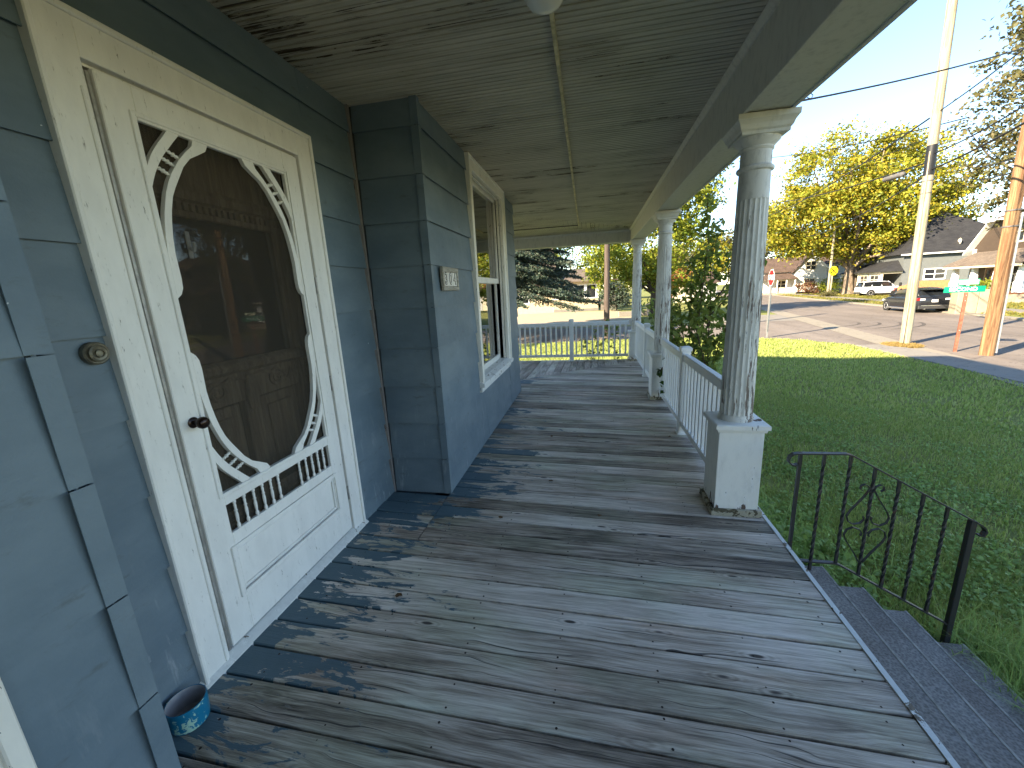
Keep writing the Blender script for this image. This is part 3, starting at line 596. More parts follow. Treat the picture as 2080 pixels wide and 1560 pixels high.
for i in range(60):
    y = -1.5+i*.178
    if y < 2.5: continue
    MB().box(1.10, 1.12, y, y+.172, gz(1.2, y)-.1, -.17).build('skirt_board', FRAMEW, porch)
# ceiling
ceil_ = MB(); ceil_.prism([(XA, -1.6), (.83, -1.6), (.83, 9.32), (-3.4, 9.32), (-3.4, 6.0), (XA, 6.0)], 'z', 2.80, 2.83).build('ceiling', FRAMEW, porch); ceil_ = porch.children[-1]  # dark backing slab added so no light leaks between the boards
CP = .0826
def cboard(y0, y1, xa, xb, swap=False):
    ym = (y0+y1)/2; d = random.uniform(-.0014, .0014)
    poly = [(y0+.0034,.016),(y0+.0034,.002),(y0+.0056,0),(ym-.0058,0),(ym-.0040,.002),(ym-.0040,.0145),(ym+.0040,.0145),(ym+.0040,.002),(ym+.0058,0),(y1-.0056,0),(y1-.0034,.002),(y1-.0034,.016)]
    rings = []
    for f in (0, 1):
        ring = []
        for y, z in poly:
            x = xa(y)*(1-f)+xb(y)*f; p = (x, y) if not swap else (y, x); ring.append((*p, cz(p[1])+z+d))
        rings.append(ring)
    return MB().loft(rings).build('ceiling_board', CEIL, ceil_)
y = -1.5
while y < 9.31-CP:
    ym = y+CP/2; xl = XB-.012
    if Y1 < ym < Y2: xl = XA-.012
    if ym > Y3: xl = -3.2
    lo = (lambda q, c=xl: max(c, q-8.05)) if ym > Y3 else (lambda q, c=xl: c)
    cboard(y, y+CP, lo, lambda q: .826); y += CP
for k in range(46):
    x1 = .82-k*CP; cboard(x1-CP, x1, lambda q: max(6.0, q+8.052), lambda q: 9.308, True)
MB().box(-.177, -.157, 1.93, 8.12, -.022, -.002).warp(lambda x, y, z: (x-.0088*(y-1.93), y, z+cz(y))).build('conduit_strip', CONDUIT, ceil_)
MB().tube([(-3.0, 8.14, cz(8.14)-.012), (-.22, 8.13, cz(8.13)-.012)], .007, 6).build('cable', WIREB, ceil_)
# crown strip, beams
beam = MB().box(.829, .851, -1.6, 9.31, 0, .36).box(1.072, 1.094, -1.6, 9.575, 0, .36).box(.851, 1.072, -1.6, 9.31, .007, .03).warp(lambda x, y, z: (x, y, z+bz(y))).build('beam', BEAMP, porch, bevel=.003)
MB().box(-3.4, 1.072, 9.31, 9.332, 0, .36).box(-3.4, 1.072, 9.553, 9.575, 0, .36).box(-3.4, 1.072, 9.332, 9.553, .007, .03).warp(lambda x, y, z: (x, y, z+bz(y)-.004)).build('beam', BEAMP, porch, bevel=.003)
MB().prism([(.829, .0), (.829, -.034), (.818, -.034), (.798, -.012), (.796, 0)], 'y', -1.5, 9.28, lambda x, y, z: (x, y, z+cz(y)-.001)).build('crown_strip', BEAMP, porch)
MB().prism([(9.31, 0), (9.31, -.034), (9.298, -.034), (9.28, -.010), (9.278, 0)], 'x', -3.2, .796, lambda x, y, z: (x, y, z+cz(y)-.001)).build('crown_strip', BEAMP, porch)
MB().add([(XB-.2, -1.9, 3.62), (1.50, -1.9, 2.88), (1.50, 10.0, 2.88), (-3.4, 10.0, 2.88), (-3.4, 6.0, 3.62), (XB-.2, 6.0, 3.62), (XB-.2, -1.9, 3.56), (1.50, -1.9, 2.82), (1.50, 10.0, 2.82), (-3.4, 10.0, 2.82), (-3.4, 6.0, 3.56), (XB-.2, 6.0, 3.56)],
   [(0,1,2,5),(5,2,3,4),(6,11,8,7),(11,10,9,8),(0,6,7,1),(1,7,8,2),(2,8,9,3),(3,9,10,4)]).build('porch_roof', RDK, porch)
MB().box(1.094, 1.48, -1.9, 9.98, 2.80, 2.818).box(-3.4, 1.094, 9.575, 9.98, 2.80, 2.818).build('soffit', BEAMP, porch)
MB().box(XA, 1.40, -1.9, -1.86, 2.83, 3.4).build('gable_board', BEAMP, porch)
for hy in (4.05, 2.6, 1.25): MB().tube([(1.098, hy, bz(hy)+.004), (1.118, hy, bz(hy)-.004), (1.125, hy, bz(hy)+.012), (1.115, hy, bz(hy)+.02)], .0022, 5).build('cup_hook', WIREB, porch)
# round ceiling lamp
lamp = thing('ceiling_light', 'round milk glass globe light under the porch ceiling', 'lamp', (-.17, 1.84, cz(1.84)), world=True)
MB().lathe([(0,2.764),(.062,2.764),(.066,2.755),(.058,2.738),(.050,2.732),(0,2.732)], (-.17, 1.84, 0), 28).build('lamp_base', CONDUIT, lamp, smooth=True)
MB().lathe([(.047,2.735),(.070,2.72),(.084,2.695),(.088,2.665),(.080,2.632),(.060,2.605),(.030,2.590),(0,2.586)], (-.17, 1.84, 0), 32).build('globe', MILK, lamp, smooth=2)
# columns
BASEW = m_peel('mossy_base_paint', (.42,.38,.28), (.12,.10,.06), .50, (10, 10, 10), 0, .5)
def column(x, y, label):
    f = fz(x, y)-.002; c = thing('porch_column', label, 'column', (x, y, f), group='peeling columns along the porch edge')
    H = bz(y)-f-.0015; h = .137
    p = MB().box(-h, h, -h, h, .03, .625).build('pedestal', PEDP, c, bevel=.003)
    q = MB()
    for s in (-1, 1): q.box(-h-.022, h+.022, s*(h+.0112)-.0108, s*(h+.0112)+.0108, 0, .052).box(s*(h+.0112)-.0108, s*(h+.0112)+.0108, -h, h, 0, .0515)
    q.build('base_board', BASEW, p, bevel=.004)
    MB().loft([[(sx*r, sy*r, z) for sx, sy in ((-1,-1),(1,-1),(1,1),(-1,1))] for r, z in ((h+.001,.600),(h+.010,.603),(h+.014,.622),(h+.026,.626),(h+.026,.652),(h+.018,.657))]).build('pedestal_cap', PEDP, p)
    NF = 20
    def flute(th, z): return 1 - .075*max(0, abs(math.cos(th*NF/2))**.7-.25)
    def taper(t): return .101 - .006*t - .013*t*t
    z0, z1 = .657, H-.125; a, b = .70, H-.43
    pr = [(taper(0)+.006, z0), (taper(0)+.006, z0+.018), (taper(0), z0+.026)]
    MB().lathe(pr+[(taper(0), a)], (0,0,0), 40).build('shaft_base', COLP, c, smooth=True)
    MB().lathe([(taper((z-z0)/(z1-z0)), z) for z in np.linspace(a, b, 7)], (0,0,0), 120, rf=flute).build('shaft', COLP, c, smooth=True)
    MB().lathe([(taper((z-z0)/(z1-z0)), z) for z in (b, H-.30, H-.275)]+[(.097,H-.27),(.101,H-.262),(.099,H-.252),(.090,H-.245),(taper(.95),H-.24),(.083,H-.165),(.089,H-.160),(.091,H-.150),(.088,H-.146),(.100,H-.130),(.118,H-.112),(.121,H-.100)], (0,0,0), 40).build('capital', COLP, c, smooth=True)
    MB().loft([[(sx*r, sy*r, z) for sx, sy in ((-1,-1),(1,-1),(1,1),(-1,1))] for r, z in ((.118,H-.1005),(.124,H-.098),(.124,H-.082),(.133,H-.072),(.140,H-.05),(.150,H-.035),(.156,H-.028),(.156,H))]).build('abacus', BEAMP, c)
    return c
column(.965, 2.855, 'peeling white column on a pedestal beside the iron step railing')
column(.962, 5.865, 'peeling white column with a sprig of vine hanging at its pedestal')
column(.955, 9.09, 'peeling white column at the far corner of the porch under both beams')
# white vinyl railings
def railing(name, label, P, Q, posts, group='white railings of the porch'):
    """from P to Q (x, y); posts are distances along the run"""
    P = Vector((*P, 0)); Q = Vector((*Q, 0)); L = (Q-P).length; u = (Q-P)/L; rz = math.atan2(u.y, u.x)
    def F(s): p = P+u*s; return fz(p.x, p.y)
    r = thing(name, label, 'railing', (P.x, P.y, F(0)), rz, group)
    b0 = F(0); cuts = [0]+sorted(posts)+[L]
    def W_(x, y, z): return (x, y, z + F(min(max(x, 0), L)) - b0)
    for i, (a, b) in enumerate(zip(cuts[:-1], cuts[1:])):
        a += .045 if i else .0; b -= .045 if i < len(cuts)-2 else 0
        MB().prism([(-.032,.800),(.032,.800),(.032,.860),(.024,.872),(-.024,.872),(-.032,.860)], 'x', a, b, W_).build('top_rail', VINYL, r)
        MB().prism([(-.024,.095),(.024,.095),(.024,.150),(-.024,.150)], 'x', a, b, W_).build('bottom_rail', VINYL, r)
        n = max(1, round((b-a)/.122)); d = (b-a)/n
        for k in range(n):
            x = a+d*(k+.5); MB().box(x-.0175, x+.0175, -.0175, .0175, .148, .802).warp(W_).build('baluster', VINYL, r)
    for s in posts:
        p = MB().box(s-.044, s+.044, -.044, .044, 0, .905).warp(W_).build('post', VINYL, r, bevel=.004)
        MB().box(s-.056, s+.056, -.056, .056, .0, .020).warp(W_).build('post_base', VINYL, p, bevel=.004)
        MB().loft([[(s+sx*q, sy*q, z+F(s)-b0) for sx, sy in ((-1,-1),(1,-1),(1,1),(-1,1))] for q, z in ((.052,.900),(.054,.905),(.054,.930),(.046,.940),(.020,.948))]).build('post_cap', VINYL, p)
    return r
railing('porch_railing', 'white baluster railing between the two columns beside the leafy sapling', (.955, 3.01), (.952, 5.71), [1.345])
railing('porch_railing', 'white baluster railing between the vine-hung column and the corner column', (.952, 6.02), (.948, 8.93), [1.30])
railing('porch_railing', 'white baluster railing closing the far end of the porch towards the spruce', (.80, 9.09), (-3.0, 9.09), [1.235, 2.75])
# concrete steps
NOSE = plain('worn_nosing', (.30,.285,.26), .8, .2, 0, .35, 25)
st = thing('porch_steps', 'dark speckled concrete steps descending from the porch edge to the lawn', 'steps', (1.7, 1, -.9), world=True)
for i, (xf, z) in enumerate(((1.467, -.304), (1.714, -.436), (1.972, -.582), (2.26, -.735))):
    xb0 = 1.166 if i == 0 else (1.467, 1.714, 1.972)[i-1]+.001
    MB().box(xb0, xf, -1.4, 2.60 if i < 3 else 2.54, -1.05, z).build('step', STEPM, st, bevel=.008)
    MB().box(xf-.012, xf+.002, -1.4, 2.598 if i < 3 else 2.538, z-.03, z+.0025).build('nosing', NOSE, st, bevel=.002)
# black iron railing on the steps
ir = thing('step_railing', 'black wrought iron handrail with twisted bars and a scroll beside the steps', 'handrail', (1.7, 2.56, -.8), world=True)
YR = 2.555
def flat(pts, w, t, name, par=ir, rot=True):
    """flat bar of width w (along y) and thickness t following pts in x, z"""
    A = []; B = []
    for i, p in enumerate(pts):
        q0 = pts[max(i-1, 0)]; q1 = pts[min(i+1, len(pts)-1)]; d = Vector((q1[0]-q0[0], q1[1]-q0[1])).normalized(); n_ = Vector((-d.y, d.x))*t/2
        A.append((p[0]+n_.x, p[1]+n_.y)); B.append((p[0]-n_.x, p[1]-n_.y))
    rings = [[(a[0], YR-w/2, a[1]), (a[0], YR+w/2, a[1]), (b[0], YR+w/2, b[1]), (b[0], YR-w/2, b[1])] for a, b in zip(A, B)]
    return MB().loft(rings).build(name, IRON, par)
top = [(1.175+.035*math.cos(a)+.012, .455+.035*math.sin(a)) for a in np.linspace(-2.2, -4.75, 10)]
top = [(1.235, .420), (1.215, .415), (1.196, .420), (1.183, .435), (1.180, .455), (1.187, .475), (1.203, .488), (1.225, .493), (1.485, .497), (1.512, .490), (1.54, .474)]
xs2, zs2 = 2.214, .081
top += [(1.54+(xs2-1.54)*t, .474+(zs2-.474)*t) for t in (.25, .5, .75, 1)] + [(2.236, .062), (2.248, .036), (2.238, .010), (2.214, .012)]
flat(top, .032, .008, 'top_rail')
flat([(1.225, -.242), (1.495, -.242), (1.52, -.246), (1.55, -.262), (2.190, -.628)], .026, .009, 'bottom_rail')
def topz(x): return .493 if x < 1.5 else .474-(x-1.54)*(.474-.081)/(xs2-1.54)
def botz(x): return -.242 if x < 1.5 else -.262-(x-1.55)*(.628-.262)/(2.190-1.55)
def twist(x, z0, z1, name, w=.0078, tw=26):
    n = max(8, int((z1-z0)/.022)); rings = []
    for i in range(n+1):
        z = z0+(z1-z0)*i/n; th = tw*(z-z0) if .06 < z-z0 < (z1-z0)-.06 else 0
        rings.append([(x+w*1.3*math.cos(th+k*math.pi/2+math.pi/4), YR+w*1.3*math.sin(th+k*math.pi/2+math.pi/4), z) for k in range(4)])
    return MB().loft(rings).build(name, IRON, ir)
twist(1.243, -.305, topz(1.243), 'post', .0095, 0); twist(1.372, -.305, topz(1.372), 'baluster')
for x in (1.512, 1.646, 1.780, 1.912, 2.043): twist(x, botz(x)-.002, topz(x), 'baluster')
MB().box(2.176-.016, 2.176+.016, YR-.016, YR+.016, -.86, topz(2.176)).build('newel', IRON, ir, bevel=.003)
cx = 1.646                                                    # scroll round the fourth bar
def scroll(sx, sz, zc):
    P = [(cx+sx*.010, zc+sz*.245), (cx+sx*.045, zc+sz*.18), (cx+sx*.098, zc+sz*.098), (cx+sx*.112, zc+sz*.062), (cx+sx*.102, zc+sz*.026), (cx+sx*.070, zc+sz*.006), (cx+sx*.034, zc+sz*.018), (cx+sx*.018, zc+sz*.042), (cx+sx*.022, zc+sz*.062)]
    flat(P, .014, .005, 'scroll_bar')
    if sz > 0: flat([(cx+sx*.004, zc+.222), (cx+sx*.018, zc+.262), (cx+sx*.042, zc+.276), (cx+sx*.060, zc+.264), (cx+sx*.062, zc+.244), (cx+sx*.046, zc+.232)], .014, .005, 'scroll_curl')
for sx in (-1, 1): scroll(sx, 1, .030); scroll(sx, -1, .022)
# ---------------------------------------------------------------- ground, streets, pavements
ZG = -1.25
gx = np.unique(np.concatenate([np.linspace(-260, -12, 14), np.linspace(-12, 16, 57), np.linspace(16, 320, 18)])); gy = np.unique(np.concatenate([np.linspace(-160, -4, 10), np.linspace(-4, 26, 61), np.linspace(26, 420, 22)]))
VV = np.array([(x, y, gz(x, y)) for y in gy for x in gx]); nx_ = len(gx)
FF = np.array([(j*nx_+i, j*nx_+i+1, (j+1)*nx_+i+1, (j+1)*nx_+i) for j in range(len(gy)-1) for i in range(nx_-1)])
struct(npmesh('ground', VV, FF, GROUND, smooth=True))
def NE(y): return 11.2+.19*(y-12.8)                            # near edge of the main road
def FE(y): return 22.4+.165*(y-26.5)
YS = np.concatenate([np.arange(-60, 130, 3.0), [200, 300]])
def ribbon(name, fa, fb, ys, z, mat, thick=0):
    A = [(fa(y), y, z) for y in ys]; B = [(fb(y), y, z) for y in ys]; n = len(ys); q = MB()
    q.add(A+B, [(i, n+i, n+i+1, i+1) for i in range(n-1)])
    if thick: q.add([(x, y, z-thick) for x, y, z in A]+A, [(i, i+1, n+i+1, n+i) for i in range(n-1)]); q.add([(x, y, z-thick) for x, y, z in B]+B, [(i, i+1, n+i+1, n+i) for i in range(n-1)])
    return q.build(name, mat)
road = struct(ribbon('main_road', NE, FE, YS, ZG+.012, ASPH))
def LE(y): return 8.0 + 0*y
side = MB().add([(-90, 21.3, ZG+.004), (-3.7, 21.4, ZG+.004), (2, 22.6, ZG+.004), (7.0, 22.0, ZG+.004), (8.9, 20.9, ZG+.004), (10.2, 19.4, ZG+.004), (10.6, 18.5, ZG+.004), (NE(18.5)+.2, 18.5, ZG+.004), (NE(33)+.2, 33, ZG+.004), (12.8, 31.5, ZG+.004), (9, 30.0, ZG+.004), (-5.2, 29.8, ZG+.004), (-90, 29.6, ZG+.004)], [tuple(range(13))]).build('side_street', SIDESTR); struct(side)
struct(ribbon('gutter', lambda y: NE(y)-.95, lambda y: NE(y)+.15, np.linspace(8, 46, 26), ZG+.016, GUTTER))
struct(ribbon('far_kerb', lambda y: FE(y)-.05, lambda y: FE(y)+.45, np.arange(2, 120, 4.0), ZG+.10, GUTTER, .1))
fsw = struct(ribbon('far_sidewalk', lambda y: FE(y)+3.0, lambda y: FE(y)+4.3, np.arange(2, 120, 4.0), ZG+.05, CONC, .05))
sw = struct(MB().box(10.3, 11.5, 6, 18.4, ZG-.06, ZG+.006).warp(lambda x, y, z: (x+.02*(y-12), y, z)).build('sidewalk', CONC))
for i in range(8):
    y0 = 6.02+i*1.55
    MB().box(10.31, 11.49, y0, min(y0+1.53, 18.38), ZG+.006, ZG+.045+random.uniform(-.004, .006)).warp(lambda x, y, z: (x+.02*(y-12), y, z)).build('paving_slab', CONC, sw, bevel=.008)
for k in range(4):                                            # skid marks in the mouth of the side street
    r0 = 3.0+k*.55; q = MB(); c0 = (12.6+k*.32, 28.2-k*.15)
    P = [(c0[0]+(r0)*math.cos(a), c0[1]+r0*.9*math.sin(a)) for a in np.linspace(-1.25, -.25, 12)]; P2 = [(c0[0]+(r0+.16)*math.cos(a), c0[1]+(r0+.16)*.9*math.sin(a)) for a in np.linspace(-1.25, -.25, 12)]
    q.add([(x, y, ZG+.0165) for x, y in P]+[(x, y, ZG+.0165) for x, y in P2], [(i, 12+i, 13+i, i+1) for i in range(11)]); q.build('skid_mark', TYREMARK, road)
struct(MB().add([(7.5, 30.3, ZG+.008), (NE(30.3)-.9, 30.3, ZG+.008), (NE(36)-.9, 36, ZG+.008), (10.5, 36, ZG+.008)], [(0,1,2,3)]).build('corner_pavement', CONC))
struct(MB().add([(-30, 30.2, ZG+.003), (3.2, 30.6, ZG+.003), (4.5, 38, ZG+.003), (3.0, 51.5, ZG+.003), (-30, 51.5, ZG+.003)], [(0,1,2,3,4)]).build('bare_yard', m_asphalt('straw_yard', (.36,.29,.19), (.52,.43,.29), False)))
# ---------------------------------------------------------------- poles, wires, signs
def pole(name, label, base, top, r0, r1, mat, group='utility poles'):
    o = thing(name, label, 'pole', base, group=group); d = Vector(top)-Vector(base)
    n = 9; P = [d*(i/(n-1)) for i in range(n)]; P[0] = d*(-.03)
    MB().tube(P, [r0+(r1-r0)*i/(n-1) for i in range(n)], 18).build('shaft', mat, o, smooth=True); return o, d
wpole, wd = pole('utility_pole', 'tall bleached pale utility pole with a black band round it', (12.18, 18.45, ZG), (11.75, 18.35, 12.6), .168, .125, POLEW)
t0, t1 = 6.15/13.85, 7.15/13.85; MB().tube([wd*t0, wd*(t0+t1)/2, wd*t1], [.152,.150,.148], 18).build('black_band', TARP, wpole, smooth=True)
MB().tube([(-.19, -.16, .1)]+[tuple(Vector((-.125, -.12, 0))+wd*t) for t in (.15, .3, .5)], .022, 6).build('conduit', m_bark('pole_conduit', (.30,.25,.17), (.42,.36,.26)), wpole)
for t in (.40, .43): MB().tube([wd*t, wd*(t+.002)], .160, 18).build('strap', GREYM, wpole)
bpole, bd = pole('utility_pole', 'reddish brown utility pole beside the street name sign', (12.70, 15.70, ZG), (12.35, 15.66, 12.0), .175, .13, POLEB)
for t in (.30, .335): MB().tube([bd*t, bd*(t+.003)], .182, 18).build('strap', GREYM, bpole)
MB().tube([(.16, -.12, .1), tuple(Vector((.15, -.12, 0))+bd*.33)], .03, 6).build('conduit', STEEL, bpole)
pole('utility_pole', 'grey shade-toned utility pole behind the far porch railing', (.82, 22.45, ZG), (.85, 22.45, 9.5), .155, .12, POLEG)
pole('utility_pole', 'thin far pale utility pole behind the yellow crossing sign', (33.4, 66.6, ZG), (33.2, 66.4, 8.6), .17, .13, POLEW)
def wire(a, b, sag, r, label, n=14):
    P = []
    for i in range(n+1):
        t = i/n; p = Vector(a)*(1-t)+Vector(b)*t; p.z -= sag*4*t*(1-t); P.append(p)
    o = thing('overhead_wire', label, 'wire', P[0], group='overhead wires'); MB().tube([p-P[0] for p in P], r, 5).build('cable', WIREB, o, smooth=True)
WP = Vector((12.0, 18.4, 0)); FP = Vector((33.2, 66.4, 0))
wire((2.2, 7.8, 4.15), (12.4, 15.4, 7.55), .12, .017, 'twisted service cable rising from the house past the bleached pole')
wire((11.95, 18.4, 6.94), (11.55, 14.6, 7.4), .05, .020, 'dark cable climbing to the right from above the black band')
wire((11.73, 18.4, 6.78), (26.5, 76, 11.6), .9, .030, 'sagging cable from the black band to the far thin pole')
wire((14.9, 47, 13.2), (15.43, 22, 7.68), .4, .024, 'thin upper wire crossing in front of the yellow maple')
wire((15.3, 22, 7.5), (22, 62, 13.2), .7, .020, 'second thin wire crossing the yellow maple under the upper wire')
wire((17.9, 52, 9.9), (11.9, 18.4, 5.35), .5, .028, 'thick cable with a splice box running to the bleached pole')
wire((12.0, 18.3, 5.6), (10.5, 13.2, 5.43), .08, .022, 'thick cable rising from the bleached pole towards the brown pole')
wire((11.9, 18.4, 4.9), (24.5, 55, 6.2), .5, .028, 'lowest thick cable sagging away across the maple')
wire((12.0, 18.3, 5.08), (10.6, 13.2, 5.05), .06, .030, 'heavy lower cable crossing from the bleached pole to the brown pole')
wire((12.45, 15.7, 4.70), (35, 50, 11.5), .3, .022, 'wire from the brown pole over the brown house roof')
wire((12.45, 15.7, 4.32), (35.6, 50, 10.4), .3, .022, 'lower wire from the brown pole over the brown house roof')
sb = thing('splice_box', 'grey cylindrical splice box hanging on the thick cable left of the bleached pole', 'splice box', (12.05, 20.2, 5.30)); MB().tube([(.17, .98, .10), (.15, .9, .09), (-.05, -.45, -.02), (-.07, -.52, -.02)], [.03,.10,.10,.03], 12).build('case', GREYM, sb, smooth=True)
# stop sign, seen almost edge on
ss = thing('stop_sign', 'red stop sign seen nearly edge-on on a thin steel post by the lawn', 'sign', (8.42, 21.6, ZG), R(-3))
MB().box(-.03, .03, -.022, .022, -.05, 3.25).build('post', STEEL, ss); MB().box(-.035, -.031, -.10, .10, .3, 2.5).build('post_flange', STEEL, ss)
oc = [(.40*math.cos(R(22.5+45*k)), 2.85+.40*math.sin(R(22.5+45*k))) for k in range(8)]; oc2 = [(.375*math.cos(R(22.5+45*k)), 2.85+.375*math.sin(R(22.5+45*k))) for k in range(8)]
pl = MB().prism(oc, 'x', -.040, -.034).build('plate', SWHITE, ss); MB().prism(oc2, 'x', -.0425, -.0402).build('red_face', RED, pl)
textmesh('lettering', 'STOP', .33, SWHITE, pl, Matrix(((0,0,-1,-.0432),(-1,0,0,0),(0,1,0,2.85),(0,0,0,1))), .001, .006)
pb = MB().prism([(a, b) for a, b in oc2], 'x', -.0335, -.031).build('plate_back', RED, ss)
textmesh('lettering', 'STOP', .33, SWHITE, pb, Matrix(((0,0,1,-.0302),(1,0,0,0),(0,1,0,2.85),(0,0,0,1))), .001, .006)
# railway crossing warning
rr = thing('crossing_sign', 'round yellow warning sign with a black cross on a pale post', 'sign', (33.0, 65.2, ZG), R(12))
MB().tube([(0, 0, 0), (0, 0, 4.1)], .09, 8).build('post', POLEW, rr)
dk = MB().lathe([(0,-.105),(.62,-.105),(.62,-.095),(0,-.095)], (0, 0, 3.5), 28, 'y').build('disc', YEL, rr)
for s in (1, -1): MB().prism([(s*-.42-.09, 3.12), (s*-.42+.09, 3.12), (s*.42+.09, 3.88), (s*.42-.09, 3.88)], 'y', -.112, -.106).build('cross_bar', BLACK, dk)
# street name sign
sn = thing('street_name_sign', 'green street name blades on a rusty square post near the brown pole', 'sign', (12.42, 16.50, ZG), R(-24))
MB().box(-.04, .04, -.04, .04, -.1, 2.02).build('post', RUSTP, sn)
for z in (.75, 1.75, 1.93): MB().tube([(0, -.041, z), (0, -.047, z)], .014, 8).build('bolt', STEEL, sn)
b1 = MB().box(-.55, .42, -.012, .0, 2.03, 2.23).build('name_blade', GREEN, sn, bevel=.003); textmesh('lettering', 'SECOND', .165, SWHITE, b1, Matrix(((1,0,0,-.09),(0,0,-1,-.0135),(0,1,0,2.13),(0,0,0,1))), .001, .003)
b2 = MB().box(-.012, .0, -.02, .95, 2.06, 2.26).build('name_blade', GREEN, sn, bevel=.003)
MB().box(-.0155, -.013, .50, .88, 2.10, 2.22).build('pale_patch', SWHITE, b2)
b3 = MB().box(-.24, .26, .002, .012, 2.27, 2.46).build('name_blade', GREEN, sn, bevel=.003); MB().box(-.215, .235, -.001, .0015, 2.295, 2.435).build('pale_panel', plain('faded_sign_face', (.62,.66,.50), .5), b3)
MB().box(-.03, .03, -.012, .012, 2.232, 2.272).build('bracket', STEEL, sn)
cb = thing('utility_cabinet', 'beige steel utility cabinet standing behind the charcoal car', 'cabinet', (24.0, 31.2, ZG), R(-12))
MB().box(-1.0, -.01, -.4, .4, 0, 1.45).build('body', BEIGE, cb, bevel=.02); MB().box(.01, .72, -.4, .4, 0, 1.50).build('body', BEIGE, cb, bevel=.02); MB().box(-1.05, .77, -.45, .45, -.05, .05).build('plinth', CONC, cb)

# ---------------------------------------------------------------- cars
def ring_(x, z0, z1, hw, r=.16, top=None):
    tw = top if top else hw; P = []
    for (yy, zz) in ((-hw+r*.6, z0), (hw-r*.6, z0), (hw-.02, z0+r*.6), (hw, z0+(z1-z0)*.45), (hw-.01, z1-r), (tw-r*.35, z1-.03), (tw-r, z1), (-tw+r, z1), (-tw+r*.35, z1-.03), (-hw+.01, z1-r), (-hw, z0+(z1-z0)*.45), (-hw+.02, z0+r*.6)): P.append((x, yy, zz))
    return P
def wheel(par, x, y, r=.37, w=.24):
    s = 1 if y > 0 else -1
    o = MB().lathe([(r*.62,-w/2),(r*.9,-w/2),(r,-w/2+.04),(r,w/2-.04),(r*.9,w/2),(r*.62,w/2)], (x, y, r), 28, 'y').build('wheel', RUB, par, smooth=True)
    q = MB().lathe([(0,y+s*(w/2-.05)),(r*.60,y+s*(w/2-.05)),(r*.66,y+s*(w/2+.002)),(r*.60,y+s*(w/2+.004)),(r*.56,y+s*(w/2-.03))], (x, 0, r), 24, 'y')
    for k in range(5):
        a = k*2*math.pi/5+.3; c, d = math.cos(a), math.sin(a); n_ = Vector((-d, 0, c))*.035
        p0 = Vector((x+c*.03, y+s*(w/2-.045), r+d*.03)); p1 = Vector((x+c*r*.6, y+s*(w/2-.02), r+d*r*.6)); e = Vector((0, s*.03, 0))
        q.add([p0-n_, p0+n_, p1+n_, p1-n_, p0-n_+e, p0+n_+e, p1+n_+e, p1-n_+e], [(0,1,2,3),(4,5,6,7),(0,1,5,4),(1,2,6,5),(2,3,7,6),(3,0,4,7)])
    q.build('rim', RIM, o, smooth=True)
